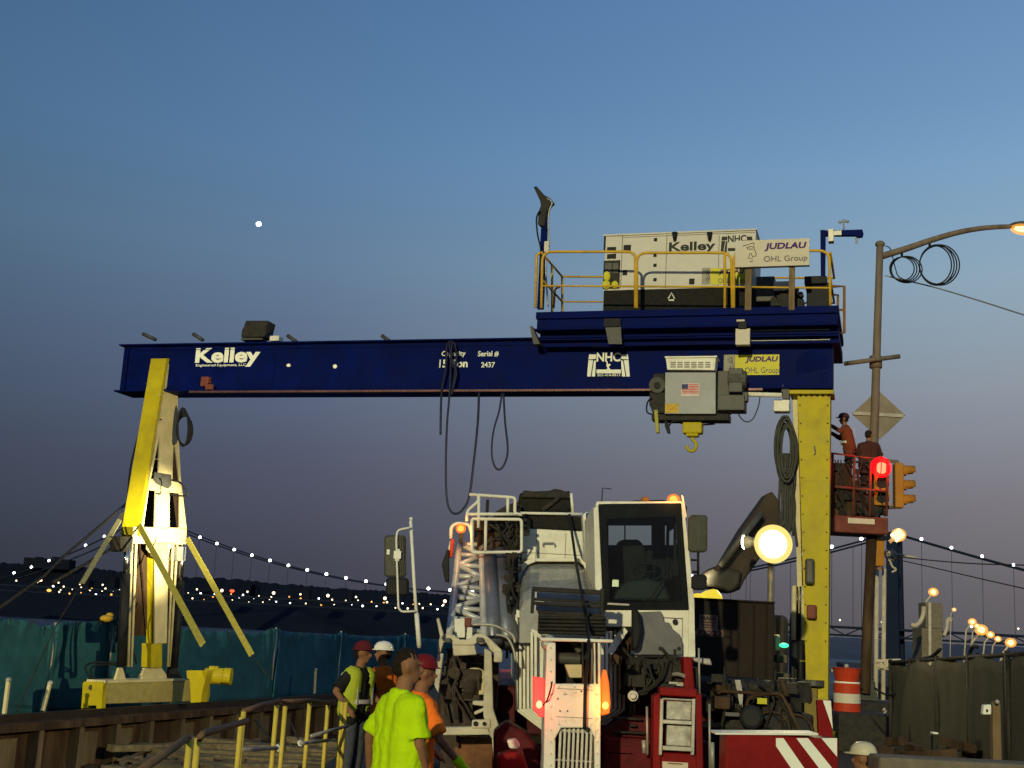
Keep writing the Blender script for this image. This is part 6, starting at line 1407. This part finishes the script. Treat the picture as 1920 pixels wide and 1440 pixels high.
# traffic signals
def signal(loc, az, label, lit=None, vis=.2):
    t = thing('traffic_signal', loc, label, 'traffic signal'); fw = Vector((sin(az), -cos(az), 0)); rt = Vector((cos(az), sin(az), 0))
    hs = MB().obox(loc, rt, fw, UP, .17, .10, .53).build('housing', M['sig'], t, bevel=.02)
    for k in (1, 0, -1):
        c = loc + UP * (.345 * k); n = 20; vs = []; fs = []
        for i in range(n + 1):
            a = -radians(35) + (pi + radians(70)) * i / n
            e = rt * cos(a) + UP * sin(a)
            for rr_, ln in ((.15, .10), (.15, .10 + vis * (1 if sin(a) > -.2 else .4)), (.138, .10 + vis * (1 if sin(a) > -.2 else .4)), (.138, .10)): vs.append(c + e * rr_ + fw * ln)
        for i in range(n):
            for j in range(3): a_ = i * 4 + j; fs.append((a_, a_ + 1, a_ + 5, a_ + 4))
        MB().add(vs, fs).build('visor', M['sig'], hs, smooth=True)
        MB().cone(c + fw * .098, c + fw * .112, .135, .13, 20).build('lens', E['red'] if lit == k else M['black'], hs)
    return t
signal(P(1684, 911, SY - .1), radians(84), 'yellow traffic signal with three visors pointing right', vis=.28)
signal(P(1652, 906, SY - .5), radians(-8), 'traffic signal with lit red lamp beside the lift basket', lit=1)
tb(sl, 'signal_bracket', M['pole'], [P(1638, 862, SY), P(1684, 866, SY), P(1684, 872, SY)], .04); tb(sl, 'signal_bracket', M['pole'], [P(1636, 955, SY), P(1684, 950, SY)], .04)
lamp('POINT', P(1652, 876, SY - 1.0), 40, (1, .03, .03), .12)
MB().ball(P(1652, 876, SY - .86), .25, .06, .25, 20, 12).build('red_glow_shell', GLOBE['red'], sl, smooth=True)  # added shell for the red glow before the signal lens
pd = thing('pedestrian_signal', P(1647, 1062, SY - .3), 'ochre pedestrian signal box seen from behind on the pole', 'pedestrian signal')
MB().pbox(SY - .3, 1637, 1010, 1659, 1062, 0, .3).build('housing', M['sig'], pd, bevel=.04); MB().pbox(SY - .3, 1634, 1004, 1664, 1012, .05, .2).build('bracket', M['pole'], pd, bevel=.01); MB().tube(spline([P(1642, 1062, SY - .1), P(1648, 1068, SY - .1), P(1656, 1064, SY - .1)], 4), .02, 6).build('hinge', M['sig'], pd)
M['palepost'] = mat('pale_post_paint', (.42, .36, .26), .6, dirt=.2)  # pale paint shared by posts, pipes, wires and rags
for x, lab in ((1641, 'slim pale post just right of the street light pole'), (1655, 'second slim pale post left of the bridge tower')):
    q = P(x, 1300, SY + .5); t = thing('slim_post', Vector((q.x, q.y, 0)), lab, 'post'); tb(t, 'shaft', M['palepost'], [Vector((q.x, q.y, 0)), Vector((q.x + (.05), q.y, P(x, 1066, SY + .5).z))], .055)
# roadside sodium lamp and bundle of pale wires
rl = thing('side_lamp', P(1676, 1018, 36), 'glowing orange lamp on a slanted stub beside the pedestrian signal', 'street lamp')
MB().tube([P(1667, 1017, 36), P(1676, 1010, 36)], .06, 8).build('stub', M['palepost'], rl); MB().tube([P(1676, 1009, 36), P(1690, 998, 36)], .14, 12).ball(P(1685, 1003, 36), .15, .15, .13).build('bulb', E['sodiumcore'], rl, smooth=True); MB().ball(P(1685, 1003, 36), .21, .2, .19).build('glow_globe', GLOBE['sodium'], rl, smooth=True)
lamp('POINT', P(1685, 1003, 35.3), 25, (1, .6, .2), .15)
mb = MB(); random.seed(19)
for k in range(10): mb.tube(spline([P(random.uniform(1658, 1680), random.uniform(1030, 1052), 34) for _ in range(4)], 4), .025, 5)
mb.tube([P(1676, 1038, 34), P(1720, 1046, 33.8)], .03, 5).tube(spline([P(1668, 1050, 34), P(1673, 1062, 34), P(1680, 1068, 34), P(1672, 1073, 34)], 4), .03, 6)
tag(mb.build('wire_bundle', M['palepost'], None, smooth=True), 'tangled pale wires below the glowing side lamp', 'wires')

# lift basket with worker
LY = 29.2
bs = thing('boom_lift', P(1615, 1000, LY), 'red boom lift basket raised beside the right leg', 'boom lift')
mb = MB().pbox(LY, 1558, 968, 1666, 1000, 0, 1.0).build('floor', M['ruddy'], bs, bevel=.03)
MB().pbox(LY, 1590, 972, 1640, 982, -.01, 0).build('name_plate', M['board'], mb)
for pts in ([(1600, 968), (1602, 855), (1664, 862), (1662, 968)], [(1601, 916), (1662, 922)], [(1560, 968), (1561, 850), (1602, 855)], [(1560, 912), (1601, 916)], [(1632, 858), (1631, 968)]):
    tb(bs, 'basket_rail', M['ruddy'], W(LY, pts), .035)
for pts in ([(1560, 968), (1561, 850), (1664, 862), (1662, 968)],): tb(bs, 'back_rail', M['ruddy'], W(LY, pts, 1.0), .035)
MB().pp(LY + .3, [(1604, 925), (1650, 925), (1650, 968), (1612, 968), (1604, 955)], 0, .4).build('control_box', M['dark'], bs, bevel=.03)
MB().pp(LY + .25, [(1560, 870), (1598, 870), (1598, 990), (1560, 985)], 0, .4).build('tool_bin', M['rust'], bs, bevel=.03)
cl = clutter((1562, 862, 1660, 965), LY + .15, LY + .8, 70, 91, (.06, .22), 8); cl.build('stored_tools', M['dark'], bs)
MB().tube([P(1635, 1000, LY + .5), P(1626, 1180, LY + .5), P(1622, 1300, LY + .5)], .12, 12).build('lift_arm', M['rust'], bs, smooth=True)
q = P(1622, 1340, LY + .5)
MB().box(q.x - .9, q.y - .3, .35, q.x + .9, q.y + 2.5, .95).build('carrier', M['dark'], bs, bevel=.1)
for sx_ in (-.8, .8):
    for sy_ in (.1, 2.0): MB().cone((q.x + sx_ - .12, q.y + sy_, .38), (q.x + sx_ + .12, q.y + sy_, .38), .38, .38, 22).build('wheel', M['black'], bs, bevel=.05)
fz_ = P(1600, 968, LY + .5); zf = fz_.z + .02
person('second lift worker in dark red bending behind the basket control box', Vector((P(1628, 900, LY + .6).x, LY + .6, P(1618, 800, LY).z - 1.74)), 1.80, radians(20), dict(
    shirt=mat('dark_brown_jacket', (.06, .02, .015), .85), sleeve='long', hair=True, lean=.16, head_az=radians(40),
    arms={-1: ((-.28, .15, 1.2), (-.2, .42, 1.15)), 1: ((.27, .18, 1.2), (.2, .44, 1.15))}, pants=M['blackcloth']))
person('lift worker in dark clothes and helmet leaning over the basket rail beside the sign', Vector((P(1592, 900, LY + .45).x, LY + .45, P(1590, 768, LY).z - 1.82)), 1.80, radians(-75), dict(
    shirt=mat('dark_red_jacket', (.12, .035, .02), .85), sleeve='long', hat=mat('dark_helmet', (.05, .02, .02), .3, bump=0), lean=.10, head_az=radians(-60), vest=mat('dark_orange_vest', (.14, .035, .012), .85),
    arms={-1: ((-.25, .22, 1.35), (-.15, .45, 1.50)), 1: ((.26, .20, 1.25), (.18, .46, 1.38))}, pants=M['blackcloth']))

# ------------------------------------------------------------------ right windscreen fence
RF = thing('windscreen_fence', P(1800, 1430, 18), 'dark windscreen fabric fence at the lower right', 'fence')
fa, fb2 = P(1668, 1242, 23.0), P(1985, 1222, 14.0)
nx, nz = 90, 12; vs = []; fs = []
for i in range(nx + 1):
    t = i / nx; p = fa.lerp(fb2, t); px = 1668 + 317 * t
    topz = p.z - .03 + .04 * sin(t * 31) + .02 * sin(t * 83); dirn = (fb2 - fa).normalized(); nn = Vector((-dirn.y, dirn.x, 0))
    for j in range(nz + 1):
        s = j / nz; z = topz * (1 - s) + .02 * s
        vs.append(Vector((p.x, p.y, 0)) + nn * (.014 * sin(t * 47 + s * 2 + 3 * sin(t * 9)) + .03 * sin(t * 17 + s * 4) + .02 * sin(s * 7 + t * 12)) + UP * z)
for i in range(nx):
    for j in range(nz): a = i * (nz + 1) + j; fs.append((a, a + nz + 1, a + nz + 2, a + 1))
fo = MB().add(vs, fs).build('fabric', M['olive'], RF, smooth=True); sm = fo.modifiers.new('t', 'SOLIDIFY'); sm.thickness = .015
for t in (0.02, .2, .4, .6, .8, .98):
    p = fa.lerp(fb2, t); tb(RF, 'post', M['dark'], [Vector((p.x, p.y + .08, 0)), Vector((p.x, p.y + .08, p.z + .05))], .035)
tb(RF, 'top_rail', M['dark'], [fa + Vector((0, 0, .0)), fb2], .03)
def onf(px, y, off=-.12):
    t = (px - 1668) / 317; p = fa.lerp(fb2, t); return P(px, y, p.y * 1.0 + off)
for pts, lab in (([(1690, 1243), (1715, 1238), (1745, 1232), (1762, 1218), (1758, 1222)], 'dark cable lying along the left top of the windscreen fence'), ([(1746, 1250), (1753, 1285), (1762, 1318), (1773, 1324), (1785, 1318), (1800, 1290), (1812, 1250), (1822, 1215), (1832, 1213)], 'dark cable hanging in a deep loop on the windscreen fence'),
                 ([(1832, 1226), (1840, 1260), (1850, 1292), (1862, 1304), (1875, 1300), (1890, 1270), (1905, 1228)], 'second dark cable loop on the fence near the right edge'), ([(1640, 1290), (1660, 1302), (1680, 1300), (1700, 1275), (1720, 1255)], 'thin cable looping from the pole base to the fence')):
    tag(MB().tube(spline([onf(x, y) for x, y in pts], 6), .03 if 'thin' not in lab else .018, 6).build('hanging_cable', M['black'], None, smooth=True), lab, 'cable')
wp = thing('wooden_post', Vector((P(1870, 1400, 14.5).x, 14.5, 0)), 'light wooden post with small white box before the dark fence', 'post')
MB().pp(14.5, [(1861, 1318), (1876, 1314), (1880, 1450), (1863, 1450)], 0, .1).build('post', M['wood'], wp, bevel=.01)
MB().pp(14.5, [(1845, 1322), (1859, 1321), (1859, 1340), (1843, 1340)], -.05, .03).build('white_box', M['letter'], wp, bevel=.01); MB().ball(P(1870, 1316, 14.4), .025).build('bolt', M['galv'], wp, smooth=True)
MB().pbox(14.5, 1849, 1330, 1853, 1335, -.055, -.05).build('box_mark', M['ink'], wp)
cbm = MB(); cbm.pbox(12.0, 1650, 1427, 1990, 1600, 0, .4)
tag(cbm.build('concrete_barrier', M['concrete'], None, bevel=.03), 'concrete barrier top along the bottom right edge', 'barrier')
st_ = thing('stanchion', Vector((P(1755, 1420, 16).x, 16, 0)), 'dark stub post with lit cap before the fence', 'post'); MB().pbox(16, 1750, 1378, 1760, 1425, 0, .1).build('post', M['dark'], st_, bevel=.01); MB().pbox(16, 1749, 1373, 1760, 1377, 0, .1).build('cap', M['letter'], st_, bevel=.01)
mb = MB(); random.seed(64)
for k in range(14):
    x, y = random.uniform(1660, 1830), random.uniform(1388, 1430); mb.obox(P(x, y, random.uniform(15, 17)), Vector((cos(k), sin(k), .1)).normalized(), Vector((-sin(k), cos(k), 0)), UP, random.uniform(.1, .35), .05, .05)
tag(mb.build('scrap_pile', M['rust'], None), 'loose rusty scrap at the foot of the dark fence', 'scrap', kind='stuff')
ob_ = thing('orange_tube', P(1675, 1330, 23.5), 'rolled orange barrier mesh standing at the left end of the dark fence', 'barrier mesh'); MB().tube([P(1676, 1333, 23.6), P(1678, 1262, 23.6), P(1681, 1248, 23.6)], .09, 10).build('roll', M['ruddy'], ob_, smooth=True)
mb = MB(); random.seed(8)
for k in range(22): mb.tube(spline([P(random.uniform(1640, 1690), random.uniform(1236, 1256), 24) for _ in range(3)], 4), .018, 5)
tag(mb.build('rope_tangle', M['palepost'], None, smooth=True), 'pale tangle of rope tied at the top left of the dark fence', 'rope')
mb = MB()
for k in range(9):
    a = P(1658 + k * 4, 1330 + (k % 3) * 4, 26.8); mb.capsule(a, a + Vector((random.uniform(-.08, .08), 0, random.uniform(-.05, .06))), .03, .02, 8)
tag(mb.build('rags', M['palepost'], None, smooth=True), 'small pale crumpled rags on the dark crate by the fence', 'rags')

# concrete column and promenade street lamps
cc_ = thing('concrete_column', Vector((P(1752, 1225, 60).x, 60, -1)), 'pale concrete column with conduit behind the dark fence', 'column')
MB().pbox(60, 1736, 1130, 1768, 1178, .3, 1.4).pbox(60, 1729, 1178, 1768, 1300, 0, 1.4).build('shaft', M['palepost'] if False else M['concrete'], cc_, bevel=.03); MB().tube([P(1743, 1130, 59.8), P(1744, 1290, 59.8)], .08, 8).build('conduit', M['palepost'], cc_, smooth=True)
for px, y0, Y in ((1722, 1150, 55), (1780, 1180, 62)):
    mb = MB()
    if px == 1722: mb.tube(spline([P(1732, 1137, Y), P(1731, 1152, Y), P(1725, 1166, Y), P(1716, 1173, Y), P(1708, 1171, Y)], 5), .1, 8); lab = 'curved pale hook shaped pipe left of the concrete column'
    else: mb.tube(spline([P(1770, 1192, Y), P(1775, 1178, Y), P(1777, 1162, Y), P(1783, 1160, Y), P(1781, 1166, Y)], 5), .09, 8); lab = 'curled pale pipe right of the concrete column'
    tag(mb.build('bent_pipe', M['palepost'], None, smooth=True), lab, 'pipe')
def plamp(px, y, Y, r, e, label, ground=0):
    c = P(px, y, Y); t = thing('street_lamp', Vector((c.x + r * 1.2, c.y, 0)), label, 'street lamp', None)
    tb(t, 'post', M['palepost'], [Vector((c.x - r * 2.5, c.y, 0)), Vector((c.x - r * 1.5, c.y, c.z - r * 2)), c], r * .22, 6)
    MB().ball(c, r * .55, r * .55, r * .5, 12, 8).build('lamp', E[e], t, smooth=True); MB().ball(c, r, r, r * .85, 16, 10).build('glow_globe', GLOBE['sodium'], t, smooth=True); return t
plamp(1750, 1110, 108, .42, 'sodiumcore', 'largest amber promenade lamp above the concrete column')
plamp(1789, 1143, 143, .25, 'warm', 'small warm lamp right of the largest amber promenade lamp')
for i_, (px, y, Y, r, lab) in enumerate(((1823, 1166, 185, .6, 'third promenade lamp, leftmost of the low orange cluster'), (1840, 1181, 212, 1.05, 'brightest and widest orange lamp of the low cluster'), (1832, 1174, 206, .5, 'small orange lamp touching the widest lamp of the cluster'),
                            (1857, 1190, 255, .8, 'orange lamp just right of the widest one'), (1871, 1198, 300, .8, 'fourth orange lamp of the low cluster'), (1895, 1205, 330, 1.4, 'rightmost big orange lamp of the low cluster'))):
    plamp(px, y, Y, r, 'sodiumcore' if i_ in (0, 3, 4) else 'sodiumcore', lab)
print('objects', len(bpy.data.objects))
